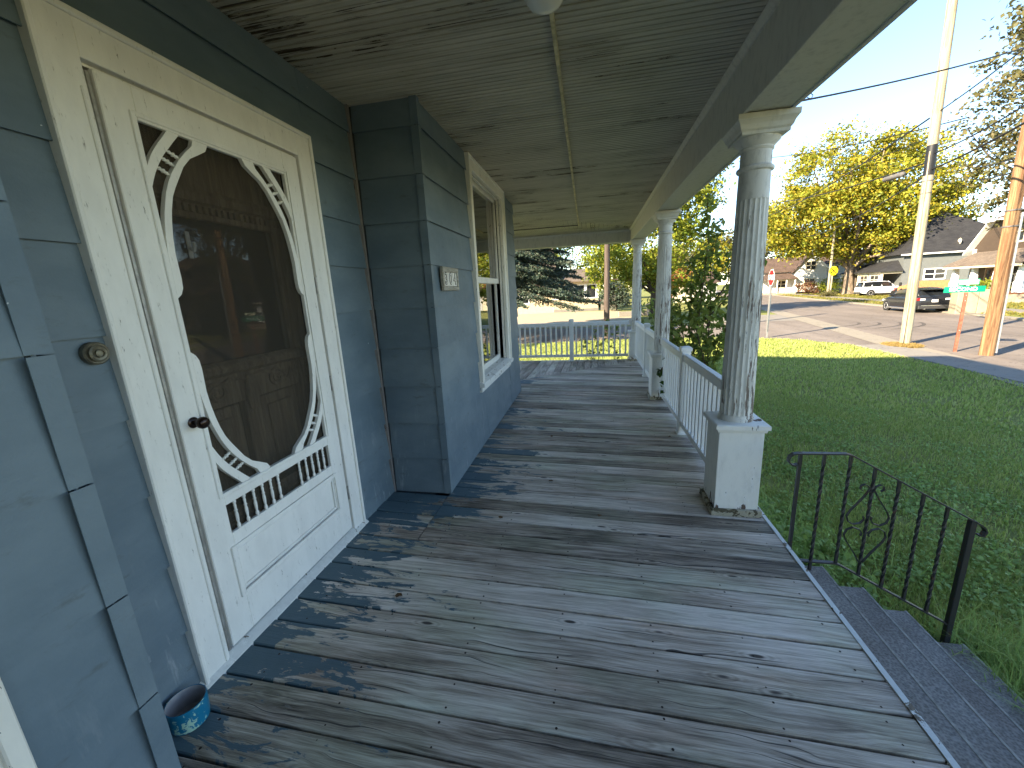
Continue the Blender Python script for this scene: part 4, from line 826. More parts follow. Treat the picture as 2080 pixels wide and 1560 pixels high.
def suv(name, label, loc, rz, paint, boxy=False, group='cars'):
    c = thing(name, label, 'car', loc, rz, group)
    L = 2.42 if not boxy else 2.55
    if not boxy:
        bs = [(2.34,.42,.72,.60),(2.28,.30,.82,.76),(2.05,.24,.93,.88),(1.5,.22,1.03,.93),(.95,.22,1.08,.95),(0,.22,1.09,.955),(-1.2,.22,1.11,.955),(-2.0,.24,1.13,.94),(-2.28,.32,1.10,.88),(-2.36,.42,.98,.78)]
        gs = [(1.10,1.05,1.085,.84,.84),(.62,1.06,1.42,.86,.68),(.15,1.07,1.60,.87,.66),(-.5,1.08,1.655,.87,.655),(-1.3,1.09,1.64,.86,.65),(-1.85,1.10,1.57,.84,.64),(-2.16,1.11,1.33,.80,.66),(-2.27,1.10,1.14,.76,.72)]
        roof = [(.30,1.575,.655),(-.5,1.668,.655),(-1.3,1.652,.645),(-1.95,1.575,.62)]
    else:
        bs = [(2.50,.48,.88,.72),(2.44,.36,.98,.86),(2.2,.32,1.05,.93),(1.5,.30,1.12,.96),(.95,.30,1.15,.97),(0,.30,1.16,.97),(-1.3,.30,1.17,.97),(-2.2,.32,1.18,.96),(-2.46,.38,1.15,.92),(-2.52,.45,1.02,.86)]
        gs = [(1.15,1.12,1.155,.88,.88),(.62,1.13,1.62,.90,.76),(.25,1.14,1.80,.91,.74),(-.6,1.15,1.84,.91,.73),(-1.6,1.15,1.83,.90,.73),(-2.18,1.16,1.78,.89,.72),(-2.40,1.16,1.30,.88,.80),(-2.45,1.15,1.18,.86,.82)]
        roof = [(.42,1.765,.74),(-.6,1.855,.73),(-1.6,1.845,.725),(-2.25,1.785,.71)]
    MB().loft([ring_(*b) for b in bs]).build('body', paint, c, smooth=True)
    MB().loft([ring_(x, z0-.08, z1, hw, .06, tw) for x, z0, z1, hw, tw in gs]).build('cabin_glass', CARG, c, smooth=True)
    MB().loft([[(x, -w, z-.05), (x, w, z-.05), (x, w, z), (x, w*.85, z+.022), (x, -w*.85, z+.022), (x, -w, z)] for x, z, w in roof]).build('roof', paint, c, smooth=True)
    zb = 1.08 if not boxy else 1.14; zt = roof[1][1]-.02; wt = roof[1][2]; wb = gs[3][3]
    for s in (1, -1):
        for x0, x1 in ((.98, .30), (-.35, -.40), (-1.35, -1.45), (-2.12 if not boxy else -2.36, -1.88 if not boxy else -2.18)):
            MB().tube([(x0, s*(wb-.005), zb-.02), ((x0+x1)/2, s*((wb+wt)/2+.02), (zb+zt)/2), (x1, s*(wt+.015), zt-.03 if abs(x0) < 1.5 else zt-.07)], [.055,.05,.045], 6).build('pillar', paint, c, smooth=True)
        for x in (1.42, -1.42) if not boxy else (1.52, -1.45):
            MB().lathe([(.30,0),(.445,0),(.445,.03),(.30,.03)], (x, s*(.935 if not boxy else .955)-.015, .375), 24, 'y').build('wheel_arch', CPLAST, c)
            wheel(c, x, s*.84 if not boxy else s*.86)
        MB().box(-1.35, 1.35, s*.955-.02 if s > 0 else -.975, .975 if s > 0 else -.935, .22, .34).build('sill_trim', CHRM if not boxy else CPLAST, c, bevel=.01)
        MB().box(.82, .98, s*.98-.09, s*.98+.09, 1.10, 1.24).build('mirror', paint, c, bevel=.03)
        MB().box(-L+.06, -L+.42, s*.86-.10, s*.86+.075, .84, 1.02).build('tail_lamp', LRED, c, bevel=.03); MB().box(-L+.035, -L+.12, s*.66-.16, s*.66+.12, .86, .98).build('tail_lamp', LCLR if not boxy else LRED, c, bevel=.02)
        MB().box(L-.36, L-.10, s*.74-.14, s*.74+.12, .70, .84).build('headlight', LCLR, c, bevel=.03)
    MB().box(-L-.005, -L+.08, -.85, .85, .28, .52).build('rear_bumper', CPLAST, c, bevel=.03); MB().box(-L-.012, -L+.02, -.72, .72, .50, .535).build('bumper_strip', CHRM, c)
    MB().box(-L+.01, -L+.06, -.16, .16, .74, .90).build('licence_plate', SWHITE, c); MB().tube([(-L+.0, .5, .30), (-L+.2, .5, .30)], .05, 8).build('exhaust', CHRM, c)
    MB().box(-L+.04, -L+.50, -.66, .66, 1.56 if not boxy else 1.77, 1.60 if not boxy else 1.81).build('spoiler', paint, c, bevel=.012)
    return c
suv('parked_car', 'charcoal crossover car seen from behind on the main road', (23.0, 34.7, ZG+.014), R(82), CARD)
suv('parked_car', 'white boxy sport utility car parked on the grass under the maple', (37.3, 62.2, ZG+.03), R(-6), CARW, True)
suv('parked_car', 'dark red-brown car half hidden in the side yard behind the grey pole', (3.0, 62.0, ZG+.03), R(20), plain('maroon_car_paint', (.055,.018,.014), .25, .6, .2))
# ---------------------------------------------------------------- houses across the streets
def win(par, x, z, w, h, y, mat=TRIMW, mull=1, side=None):
    """window on a wall facing -y at y, or, with side, on a wall facing +x at x = side (x then runs along y)"""
    T = (lambda a, b, c: (a, b+y, c)) if side is None else (lambda a, b, c: (side-b, a, c))
    f = MB().box(x-.09, x, -.05, .01, z-.09, z+h+.09).box(x+w, x+w+.09, -.05, .01, z-.09, z+h+.09).box(x, x+w, -.05, .01, z-.11, z).box(x, x+w, -.05, .01, z+h, z+h+.09).warp(T).build('window', mat, par)
    n = mull+1; q = MB()
    for i in range(n):
        a = x+w*i/n; b = x+w*(i+1)/n
        for (c, d) in ((z, z+h/2), (z+h/2, z+h)): MB().box(a+.045, b-.045, -.012, -.004, c+.04, d-.04).warp(T).build('pane', PANE, f)
        q.box(a, a+.045, -.03, -.002, z, z+h).box(b-.045, b, -.03, -.002, z, z+h).box(a+.045, b-.045, -.03, -.002, z+h/2-.04, z+h/2+.04).box(a+.045, b-.045, -.03, -.002, z, z+.04).box(a+.045, b-.045, -.03, -.002, z+h-.04, z+h)
    q.warp(T).build('sash', mat, f)
def slab(par, A, B, C_, D, t, mat, name='roof'):
    """roof slab through four corners, thickness t downwards"""
    dn = Vector((0, 0, -t)); P = [Vector(p) for p in (A, B, C_, D)]
    return MB().add([*P, *[p+dn for p in P]], [(0,1,2,3),(7,6,5,4),(0,4,5,1),(1,5,6,2),(2,6,7,3),(3,7,4,0)]).build(name, mat, par)
RZH = math.atan2(-.985, -.17)
# brown house with a white-columned porch
bh = thing('brown_house', 'brown shingled house with tan porch roof and white porch columns', 'house', (35.2, 48.2, ZG), RZH)
MB().prism([(0,0),(9,0),(9,4.7),(6.8,6.9),(2.2,6.9),(0,4.7)], 'y', .9, 11).build('wall', BSID, bh)
slab(bh, (-.55,.4,4.25), (2.35,.4,7.15), (2.35,11.4,7.15), (-.55,11.4,4.25), .16, TRIMW); slab(bh, (9.55,.4,4.25), (6.65,.4,7.15), (6.65,11.4,7.15), (9.55,11.4,4.25), .16, RBR)
MB().add([(1.9,.3,6.95),(7.1,.3,6.95),(7.1,11.5,6.95),(1.9,11.5,6.95),(4.5,4.5,8.7),(4.5,10,8.7)], [(0,1,4),(1,2,5,4),(2,3,5),(3,0,4,5),(0,3,2,1)]).build('roof', RBR, bh)
MB().box(1.85, 7.15, .24, .30, 6.80, 7.0).build('fascia', TRIMW, bh)
for q in ((0, .12), (.34, .42)): MB().box(q[0], q[1], .83, .899, 0, 4.6).build('corner_board', TRIMW, bh)
MB().box(.4, 9.3, -.8, .89, 0, .72).build('porch_base', STONE, bh); MB().box(.35, 9.35, -.85, .89, .721, .80).build('porch_floor', BRDOOR, bh)
slab(bh, (.0,-1.2,3.15), (9.75,-1.2,3.15), (9.2,.89,4.3), (.4,.89,4.3), .10, RTAN); MB().box(.05, 9.7, -1.19, -1.11, 2.88, 3.045).build('porch_fascia', TRIMC, bh); MB().box(.2, 9.5, -1.1, .85, 2.9, 2.95).build('porch_ceiling', TRIMC, bh)
for x in (.8, 3.4, 6.2, 8.8):
    MB().box(x-.28, x+.28, -.75, -.25, .801, 1.65).build('pier', TRIMW, bh, bevel=.03); MB().loft([[(x+sx*r, -.5+sy*r, z) for sx, sy in ((-1,-1),(1,-1),(1,1),(-1,1))] for r, z in ((.21,1.651),(.15,2.9))]).build('column', TRIMW, bh)
win(bh, 4.3, 4.9, 1.5, 1.6, .9, TRIMC, 1); win(bh, 5.2, 1.55, 2.4, 1.35, .9, TRIMC, 1)
d = MB().box(2.2, 3.3, .84, .899, .801, 2.9).build('door', TRIMC, bh); MB().box(2.32, 3.18, .80, .839, .82, 2.8).build('door_leaf', BRDOOR, d); MB().box(2.5, 3.0, .790, .799, 1.8, 2.65).build('door_pane', PANE, d)
# grey house behind the maple
gh = thing('grey_house', 'grey clapboard house with dark hip roof and enclosed porch behind the maple', 'house', (39.2, 74.6, ZG), RZH)
MB().box(0, 13, 2.0, 15, 0, 5.1).build('wall', GSID, gh)
MB().add([(-.5,1.5,5.0),(13.5,1.5,5.0),(13.5,15.5,5.0),(-.5,15.5,5.0),(5.5,7.0,10.4),(8.0,7.0,10.4)], [(0,1,5,4),(1,2,5),(2,3,4,5),(3,0,4),(0,3,2,1)]).build('roof', RDK, gh)
MB().box(13.5, 13.6, 1.4, 15.5, 4.86, 5.02).build('gutter', TRIMW, gh)
dm = MB().prism([(3.0,5.0),(6.4,5.0),(6.4,7.0),(4.7,8.4),(3.0,7.0)], 'y', 1.8, 6).build('dormer', GSID, gh); slab(gh, (2.6,1.4,6.7), (4.7,1.4,8.6), (4.7,7,8.6), (2.6,7,6.7), .12, RDK); slab(gh, (6.8,1.4,6.7), (4.7,1.4,8.6), (4.7,7,8.61), (6.8,7,6.7), .12, RDK)
MB().box(.2, 13.0, -.2, 1.99, 0, .5).build('porch_base', STONE, gh)
for a, b in ((.2, .5), (3.0, 3.25), (6.0, 6.5), (9.6, 9.85), (12.7, 13.0)): MB().box(a, b, -.15, .1, .501, 2.75).build('porch_post', TRIMC, gh)
MB().box(6.55, 12.7, -.1, .0, .502, 1.35).build('porch_wall', TRIMC, gh); win(gh, 7.0, 1.5, 2.2, 1.1, -.1, TRIMC, 1); win(gh, 10.1, 1.5, 2.3, 1.1, -.1, TRIMC, 1)
MB().box(.1, 13.1, -.25, 1.99, 2.751, 2.98).build('porch_beam', TRIMC, gh)
MB().add([(-.2,-.6,2.985),(13.4,-.6,2.985),(13.4,2.0,2.985),(-.2,2.0,2.985),(1.6,1.95,4.2),(11.6,1.95,4.4)], [(0,1,5,4),(1,2,5),(2,3,4,5),(3,0,4),(0,3,2,1)]).build('porch_roof', RDK, gh)
win(gh, 4.2, 1.85, 2.0, 1.2, 0, TRIMW, 1, side=13.0); win(gh, 9.0, 1.75, .9, 1.4, 0, TRIMW, 0, side=13.0); win(gh, 4.0, 5.3, 1.4, 1.5, 1.8, TRIMW, 1); win(gh, 2.0, 1.2, 1.0, 1.5, 2.0, TRIMW, 0)
ds = MB().lathe([(0,.12),(.2,.10),(.36,0),(.35,-.01),(.2,.08),(0,.10)], (12.6, 7.2, 6.2), 20, 'y').build('satellite_dish', TRIMC, gh, smooth=True); MB().tube([(12.6, 7.3, 6.15), (12.6, 7.5, 5.35)], .03, 6).build('dish_mast', STEEL, ds)
# white gabled house
wh = thing('white_house', 'white gabled house with brown roofs and twin upstairs windows', 'house', (31.6, 85.2, ZG), math.atan2(-.20, .98))
MB().box(0, 5.0, 0, 7, .3, 4.3).build('wall', WSID, wh); MB().prism([(4.8,.3),(9.6,.3),(9.6,4.3),(7.2,7.0),(4.8,4.3)], 'y', -1.0, 9).build('wall', WSID, wh); MB().box(9.6, 13.5, 2.0, 8, .3, 5.2).build('wall', WSID, wh)
MB().prism([(0.0,4.3),(0.0,4.31),(3.5,6.5),(7.0,4.3)], 'x', .02, 4.9, lambda x, y, z: (x, y, z)).build('gable_end', WSID, wh)
slab(wh, (-.35,-.5,4.05), (5.6,-.5,4.05), (6.8,3.5,6.65), (-.35,3.5,6.65), .15, RBR); slab(wh, (-.35,7.5,4.05), (5.6,7.5,4.05), (6.8,3.5,6.66), (-.35,3.5,6.66), .15, RBR)
slab(wh, (4.35,-1.4,3.85), (7.2,-1.4,7.15), (7.2,9.4,7.15), (4.35,9.4,3.85), .16, RBR); slab(wh, (10.05,-1.4,3.85), (7.2,-1.4,7.15), (7.2,9.4,7.15), (10.05,9.4,3.85), .16, TRIMW)
slab(wh, (-.6,-2.2,2.75), (5.2,-2.2,2.75), (4.2,-.01,3.75), (.4,-.01,3.75), .12, RBR); MB().box(-.4, 5.0, -2.0, -.02, 2.5, 2.62).build('porch_beam', TRIMC, wh)
for x in (-.3, .9, 2.0, 3.4, 4.7): MB().box(x, x+.16, -2.0, -1.85, .3, 2.49).build('porch_post', TRIMW, wh)
MB().box(-.4, 5.0, -2.05, -.02, 0, .299).build('porch_base', STONE, wh); win(wh, 2.2, 1.2, 1.6, 1.2, 0, TRIMC, 1)
win(wh, 6.35, 4.15, 1.5, 1.35, -1.0, TRIMC, 1); win(wh, 6.35, 1.2, 1.5, 1.35, -1.0, TRIMC, 1); win(wh, 11.2, 3.2, .8, 1.3, 2.0, TRIMW, 0)
slab(wh, (9.4,1.6,5.1), (13.9,1.6,5.1), (13.9,5,6.8), (9.4,5,6.8), .15, RBR)
# cream house seen through the end of the porch
yh = thing('cream_house', 'sunlit cream house with a glazed sun porch behind the spruce', 'house', (-4.6, 51.35, ZG), math.atan2(.2, .98))
MB().box(-9, 0, .35, 9, 0, 4.3).build('wall', YSID, yh); MB().box(0, 5.6, 0, 4, 0, 1.55).build('porch_wall', YSID, yh); MB().box(-.02, 5.62, -.04, .0, .0, .35).build('plinth', CONC, yh)
for x in (0, 1.22, 2.55, 3.9, 5.35): MB().box(x, x+.25, -.02, .23, 1.551, 3.3).build('porch_post', TRIMW, yh)
MB().box(-.1, 5.7, -.06, .3, 1.555, 1.68).build('sill', TRIMW, yh)
for a, b in ((.25, 1.22), (1.47, 2.55), (2.80, 3.9), (4.15, 5.35)):
    f = MB().box(a, a+.06, .05, .11, 1.68, 3.3).box(b-.06, b, .05, .11, 1.68, 3.3).box(a+.06, b-.06, .05, .11, 3.2, 3.3).build('window', TRIMW, yh); MB().box(a+.06, b-.06, .075, .085, 1.68, 3.2).build('pane', PANE, f)
MB().box(-.1, 5.7, -.1, 4, 3.301, 3.75).build('porch_beam', YSID, yh)
slab(yh, (-.5,-.6,3.75), (6.3,-.6,3.75), (5.6,4,5.3), (-.5,4,5.3), .14, RTAN); slab(yh, (-9.5,-.4,4.25), (.6,-.4,4.25), (.6,5,8.4), (-9.5,5,8.4), .18, RTAN); MB().prism([(-.3,4.3),(9.2,4.3),(4.8,8.1)], 'x', -.2, 0, lambda x, y, z: (x, y, z)).build('gable_end', YSID, yh)
MB().box(4.9, 6.4, -.66, -.58, 3.58, 3.78).build('fascia', RRED, yh)
win(yh, -4.2, 1.3, 1.1, 1.6, .35, TRIMW, 0); win(yh, -7.2, 1.3, 1.1, 1.6, .35, TRIMW, 0)
fn = thing('board_fence', 'grey vertical board fence beside the cream house', 'fence', (1.2, 52.6, ZG), math.atan2(.2, .98))
for i in range(12): MB().box(i*.16, i*.16+.15, 0, .03, 0, 1.75+random.uniform(-.02, .02)).build('board', plain('grey_board', (.22,.19,.16), .8, .2, 0, .2, 5) if i == 0 else bpy.data.materials['grey_board'], fn)
gw = thing('low_wall', 'low pale concrete retaining wall with end block in the side yard', 'wall', (2.6, 40.0, ZG), R(8))
MB().box(0, 3.6, 0, .3, 0, .45).build('wall_block', CONC, gw, bevel=.02); MB().box(2.6, 3.3, -.5, -.01, 0, .95).build('end_block', CONC, gw, bevel=.02); MB().box(2.5, 3.4, -.6, .09, .951, 1.1).build('cap_stone', CONC, gw, bevel=.02)
ga = thing('white_garage', 'white garage with a pale roof seen behind the sapling leaves', 'garage', (11.5, 66, ZG), R(4))
MB().box(0, 7, 0, 7, 0, 2.9).build('wall', WSID, ga); slab(ga, (-.4,-.4,2.8), (7.4,-.4,2.8), (7.4,3.5,4.8), (-.4,3.5,4.8), .14, RBR); slab(ga, (-.4,7.4,2.8), (7.4,7.4,2.8), (7.4,3.5,4.81), (-.4,3.5,4.81), .14, RBR); MB().box(1.0, 4.0, -.04, -.005, 0, 2.2).build('garage_door', TRIMC, ga)
# fences and clutter by the road
of = thing('orange_fence', 'orange cedar board fence in front of the grey house', 'fence', (38.6, 59.4, ZG), RZH+R(22))
for i in range(52): MB().box(i*.17, i*.17+.16, 0, .025, .05, 1.72+random.uniform(-.02, .02)).build('board', ORW, of)
for z in (.4, 1.4): MB().box(0, 52*.17, .026, .06, z, z+.09).build('fence_rail', ORW, of)
op = thing('leaning_board', 'orange wooden panel leaning between the white car and the charcoal car', 'panel', (36.3, 57.6, ZG), RZH+R(40))
for i in range(9): MB().prism([(i*.2,0),(i*.2+.19,0),(i*.2+.19,1.2+i*.05),(i*.2,1.15+i*.05)], 'y', 0, .04).build('board', ORW, op)
mc = thing('wheeled_machine', 'dark red small machine with black wheels beyond the white car bonnet', 'machine', (38.2, 60.2, ZG), RZH)
MB().box(-.9, .3, -.3, .3, .5, 1.0).build('body', plain('dark_red_paint', (.22,.03,.025), .4), mc, bevel=.08); MB().box(-.2, .1, -.1, .1, 1.0, 1.6).build('seat', BLACK, mc, bevel=.04)
for x, r in ((-.75, .33), (.25, .45)):
    for s in (-.38, .38): MB().lathe([(r*.4,-.1),(r*.9,-.1),(r,-.05),(r,.05),(r*.9,.1),(r*.4,.1)], (x, s, r), 18, 'y').build('wheel', RUB, mc, smooth=True)
# ---------------------------------------------------------------- trees and plants
def leaves(P, size, ratio=.6, up=.35, jit=.35):
    n = len(P); nrm = rng.normal(size=(n, 3)); nrm[:, 2] += up*2; nrm /= np.linalg.norm(nrm, axis=1)[:, None]
    a = rng.normal(size=(n, 3)); u = np.cross(nrm, a); u /= np.linalg.norm(u, axis=1)[:, None]; v = np.cross(nrm, u)
    l = size*(1+jit*rng.uniform(-1, 1, n))[:, None]; w = l*ratio; fold = nrm*l*.12
    V = np.stack([P-u*l/2, P-u*l*.05+v*w/2+fold, P+u*l/2, P-u*l*.05-v*w/2+fold], 1).reshape(-1, 3)
    return V, np.arange(4*n).reshape(n, 4)
def crown_pts(ells, n, ncl, sig, shell=.55):
    """leaf positions clustered round branch ends spread through ellipsoids"""
    w = np.array([e[1][0]*e[1][1]*e[1][2] for e in ells]); w = w/w.sum(); out = []; cl = []
    for e, q in zip(ells, w):
        k = max(3, int(ncl*q)); d = rng.normal(size=(k, 3)); d /= np.linalg.norm(d, axis=1)[:, None]
        r = (shell+(1-shell)*rng.random(k))**.6*(.82+.25*rng.random(k)); cl.append(np.array(e[0])+d*r[:, None]*np.array(e[1]))
    cl = np.concatenate(cl); idx = rng.integers(0, len(cl), n); s = sig*(.6+.8*rng.random(len(cl)))
    P = cl[idx]+rng.normal(size=(n, 3))*s[idx][:, None]*np.array([1, 1, .62]); return P, cl
def tree(name, label, base, ells, n, size, ncl, sig, leafm, bark, r0, h0, limbs=9, group=None, shell=.55, cat='tree', ratio=.62, stems=1, spread=.0):
    t = thing(name, label, cat, base, group=group); P, cl = crown_pts(ells, n, ncl, sig, shell); B = Vector(base)
    q = MB(); c0 = Vector(np.mean([e[0] for e in ells], 0))
    for s in range(stems):
        a = 2*math.pi*s/stems+.5; o = Vector((math.cos(a), math.sin(a), 0))*spread
        fk = Vector((o.x*1.8, o.y*1.8, h0)); q.tube([(o.x*.5, o.y*.5, -.3), (o.x*.7, o.y*.7, h0*.1), (o.x, o.y, h0*.5), tuple(fk)], [r0*1.5, r0*1.1, r0*.95, r0*.8], 10)
        for k in range(limbs):
            tgt = Vector(cl[rng.integers(0, len(cl))])-B; m1 = fk.lerp(tgt, .35)+Vector((0, 0, .12*(tgt-fk).length)); m2 = fk.lerp(tgt, .7)+Vector((rng.normal()*.04, rng.normal()*.04, .05))*(tgt-fk).length
            q.tube([fk-Vector((0, 0, h0*.08)), m1, m2, tgt], [r0*.5, r0*.32, r0*.17, r0*.05], 6, False)
    q.build('trunk', bark, t, smooth=True)
    V, F = leaves(P-np.array(base), size, ratio); npmesh('crown', V, F, leafm, t); return t
tree('maple_tree', 'big golden yellow maple tree standing across the main road', (37.9, 70.0, ZG), [((37.5,70,9.6),(12.5,9,6.2)), ((35.2,69,15.2),(8.5,7,6.2)), ((42.5,70.5,12.6),(8.5,7,7)), ((29.5,68.5,9.8),(6,6,5)), ((47.5,71.5,8.6),(5.5,6,4.5)), ((40,70,5.6),(8,6,2.4))], 68000, .39, 620, .80, MAPLE, BARKM, .62, 4.0, 10, stems=2, spread=.35)
tree('roadside_tree', 'olive leaved tree with hanging branches beside the brown utility pole', (26.5, 29.0, ZG), [((25.6,28.8,11.5),(5.2,5,5.5)), ((24.4,28.8,7.2),(3.2,3.5,3.0)), ((25.6,29,5.0),(2.8,3,1.6))], 15000, .24, 210, .42, OLIVE, BARKD, .3, 3.5, 9)
tree('lime_tree', 'bright yellow-green leafy tree standing beyond the far corner of the porch', (5.2, 36.5, ZG), [((4.2,36,5.6),(4.6,3.6,4.4)), ((7.0,36,8.6),(3.4,3,4.2)), ((1.6,36,3.6),(2.4,2.6,2.9)), ((6.8,35.5,3.2),(2.6,2.4,2.6)), ((4.6,36,9.5),(4,3,3.4))], 26000, .26, 330, .42, LIME, BARKD, .28, 2.2, 9)
for i, (x, y, rx, rz_, cz_, lm, lb) in enumerate(((-26, 74, 9, 8, 7, MIDG, 'dark green background tree left of the cream house'), (-13, 88, 9, 8.5, 7, LIME, 'yellow-green background tree behind the cream house roof'), (5, 98, 9, 7, 6, LIME, 'pale green background tree beyond the side yard'),
        (16, 104, 8, 6.5, 5.5, OLIVE, 'olive background tree beyond the white garage'), (26, 108, 8, 7.5, 7, MAPLE, 'ochre background tree left of the white gabled house'), (36, 112, 9, 9, 8.5, OLIVE, 'olive background tree behind the white gabled house'), (50, 110, 10, 8, 7, MIDG, 'green background tree behind the grey house'),
        (64, 98, 10, 7, 6, OLIVE, 'far olive background tree behind the brown house'))):
    tree('background_tree', lb, (x, y, ZG), [((x,y,cz_),(rx,6,rz_*.75)), ((x+rx*.4,y,cz_+rz_*.25),(rx*.6,5,rz_*.55)), ((x-rx*.5,y,cz_-rz_*.1),(rx*.6,5,rz_*.5))], 5200, .62, 130, .9, lm, BARKD, .35, 3, 6, group='background trees')
tree('orange_tree', 'small orange-red tree seen between the columns beyond the side street', (10.5, 58, ZG), [((10.5,58,2.2),(2.4,2.2,1.9))], 3000, .28, 50, .4, ORL, BARKD, .14, 1.3, 6)
tree('dark_evergreen_bush', 'dark green bush beside the board fence', (3.0, 50.5, ZG), [((3.0,50.5,.7),(1.9,1.5,1.9))], 4500, .22, 90, .25, NEEDLE, BARKD, .08, .6, 5, cat='bush', shell=.3)
def bush(name, label, x, y, rx, rz_, lm, n=2600, s=.17): tree(name, label, (x, y, ZG), [((x,y,ZG+rz_*.55),(rx,rx*.8,rz_*.5))], n, s, 60, .22, lm, BARKD, .05, .3, 6, cat='bush', shell=.25)
bush('rust_bush', 'rust coloured leafy bush in front of the white house porch', 34.6, 74.5, 2.1, 2.2, REDL); bush('green_bush', 'round bright green bush right of the rust bush', 37.0, 73.5, 2.0, 2.7, LIME)
bush('porch_bush', 'low green bush before the brown house porch', 33.3, 42.6, 1.7, 1.9, LIME, 3400, .15); bush('small_bush', 'small green bush below the brown house porch corner', 34.4, 46.5, .8, 1.1, LIME, 900, .14); bush('tuft_bush', 'tuft of long grass at the foot of the yellow crossing sign', 32.4, 64.6, .9, .7, OLIVE, 900, .18)
# spruce: drooping boughs in layers
sp = thing('spruce_tree', 'blue-green spruce whose drooping boughs hang before the cream house', 'tree', (-7.2, 25.5, ZG))
MB().tube([(0, 0, -.3), (0, 0, 5), (0, 0, 12)], [.32, .22, .03], 10).build('trunk', BARKD, sp, smooth=True)
bq = MB(); NP = []; ND = []
for lay in range(26):
    z = 3.3+lay*.34; Lb = 8.0*(1-(z-2.6)/10.4)**.9
    for k in range(11):
        a = k*2*math.pi/11+lay*1.27+rng.normal()*.12; L_ = Lb*(.85+.25*rng.random()); dirv = np.array([math.cos(a), math.sin(a), 0]); side_ = np.array([-dirv[1], dirv[0], 0])
        sp_pts = [dirv*L_*t+np.array([0, 0, z-L_*(.03*t+.19*t*t)+.35*L_*.12*max(0, t-.75)*4]) for t in np.linspace(.04, 1, 7)]
        bq.tube(sp_pts, [.05*(1-i/7)+.008 for i in range(7)], 5, False)
        for t in np.linspace(.22, 1.0, int(7+L_*3.2)):
            c_ = dirv*L_*t+np.array([0, 0, z-L_*(.03*t+.19*t*t)+.35*L_*.12*max(0, t-.75)*4]); wl = (.25+.9*(1-t)*min(1, t*2.2))*(.7+.5*rng.random())*min(1, L_/4)+.18
            for s in (1, -1):
                m_ = int(14+wl*26); tt = rng.random(m_); pts = c_+np.outer(tt*wl, side_*s*.85+dirv*.5)+np.array([0, 0, -1])*(tt**1.5*wl*.35)[:, None]+rng.normal(size=(m_, 3))*.045
                NP.append(pts); dd = side_*s*.6+dirv*.7; ND.append(np.tile(dd, (m_, 1)))
bq.build('bough', BARKD, sp, smooth=True)
NP = np.concatenate(NP); ND = np.concatenate(ND); n = len(NP); dd = ND+rng.normal(size=(n, 3))*.55; dd[:, 2] -= .1; dd /= np.linalg.norm(dd, axis=1)[:, None]; sd2 = np.cross(dd, rng.normal(size=(n, 3))); sd2 /= np.linalg.norm(sd2, axis=1)[:, None]
l = .17*(.7+.6*rng.random(n))[:, None]; V = np.stack([NP-dd*l*.4, NP+sd2*.030, NP+dd*l*.7, NP-sd2*.030], 1).reshape(-1, 3)
npmesh('needles', V, np.arange(4*n).reshape(n, 4), NEEDLE, sp)
# leafy sapling growing outside the railing
def sprig(name, label, stems, n_leaf, size, lm, cat='plant', base=None, droop=.3, ratio=.5, group=None, side=.16):
    """stems: lists of points; leaves stand on short side twigs along them"""
    b = Vector(base if base else stems[0][0]); t = thing(name, label, cat, b, group=group); q = MB(); P = []
    for s in stems:
        pts = [Vector(p)-b for p in s]; L = sum((pts[i+1]-pts[i]).length for i in range(len(pts)-1)); rr_ = [.004+.008*(1-i/len(pts)) for i in range(len(pts))]; q.tube(pts, rr_, 6)
        m_ = max(2, int(n_leaf*L))
        for k in range(m_):
            f = ((k+rng.random())/m_)**.8*(len(pts)-1); i = min(int(f), len(pts)-2); p = pts[i].lerp(pts[i+1], f-i); a = rng.random()*6.28; w = side*(.4+rng.random())*(1.25-.75*k/m_)
            e = p+Vector((math.cos(a)*w, math.sin(a)*w, w*.25)); q.tube([p, p.lerp(e, .5)+Vector((0, 0, w*.12)), e], [.003, .0025, .0015], 4, False)
            for j in range(5):
                g = p.lerp(e, .3+.175*j); P.append((g.x+rng.normal()*size*.38, g.y+rng.normal()*size*.38, g.z-abs(rng.normal())*size*droop))
    q.build('stem', STEMM, t, smooth=True); V, F = leaves(np.array(P), size, ratio, .25, .45); npmesh('leaves', V, F, lm, t); return t
def stem(x, y, z0, x1, y1, z1, n=6, wob=.05): return [(x+(x1-x)*i/n+rng.normal()*wob*(i > 0), y+(y1-y)*i/n+rng.normal()*wob*(i > 0), z0+(z1-z0)*i/n) for i in range(n+1)]
sx0, sy0 = 1.62, 6.1
sts = [stem(sx0, sy0, -.9, 1.50, 5.95, 2.62), stem(sx0, sy0, -.9, 1.72, 6.1, 2.35), stem(sx0+.03, sy0, -.9, 1.36, 6.2, 1.55), stem(sx0, sy0+.1, -.9, 1.95, 6.0, 1.45), stem(sx0, sy0, -.9, 1.22, 6.4, .95), stem(sx0, sy0, .9, 1.95, 5.9, 1.75), stem(sx0-.05, sy0, 1.0, 1.30, 6.1, 1.9, 5), stem(sx0+.05, sy0, .3, 1.98, 6.1, .9, 5), stem(1.30, 6.5, -.9, 1.25, 6.6, 1.2), stem(1.75, 7.0, -.9, 1.85, 7.0, 1.3), stem(1.45, 6.9, -.9, 1.4, 6.9, .8), stem(1.28, 6.3, -.9, 1.12, 6.6, 1.25), stem(1.4, 7.3, -.9, 1.3, 7.6, 1.5), stem(1.2, 7.6, -.9, 1.25, 7.9, .9), stem(1.7, 6.6, -.9, 1.62, 6.5, 1.7), stem(1.5, 6.3, .2, 1.15, 6.3, 1.45, 5), stem(1.85, 6.3, -.9, 2.1, 6.2, .7), stem(sx0, sy0, 1.2, 1.85, 5.7, 2.05, 5)]
sprig('sapling', 'leafy green sapling growing against the outside of the white railing', sts, 19, .10, SAPL, 'sapling', (sx0, sy0, -.9))
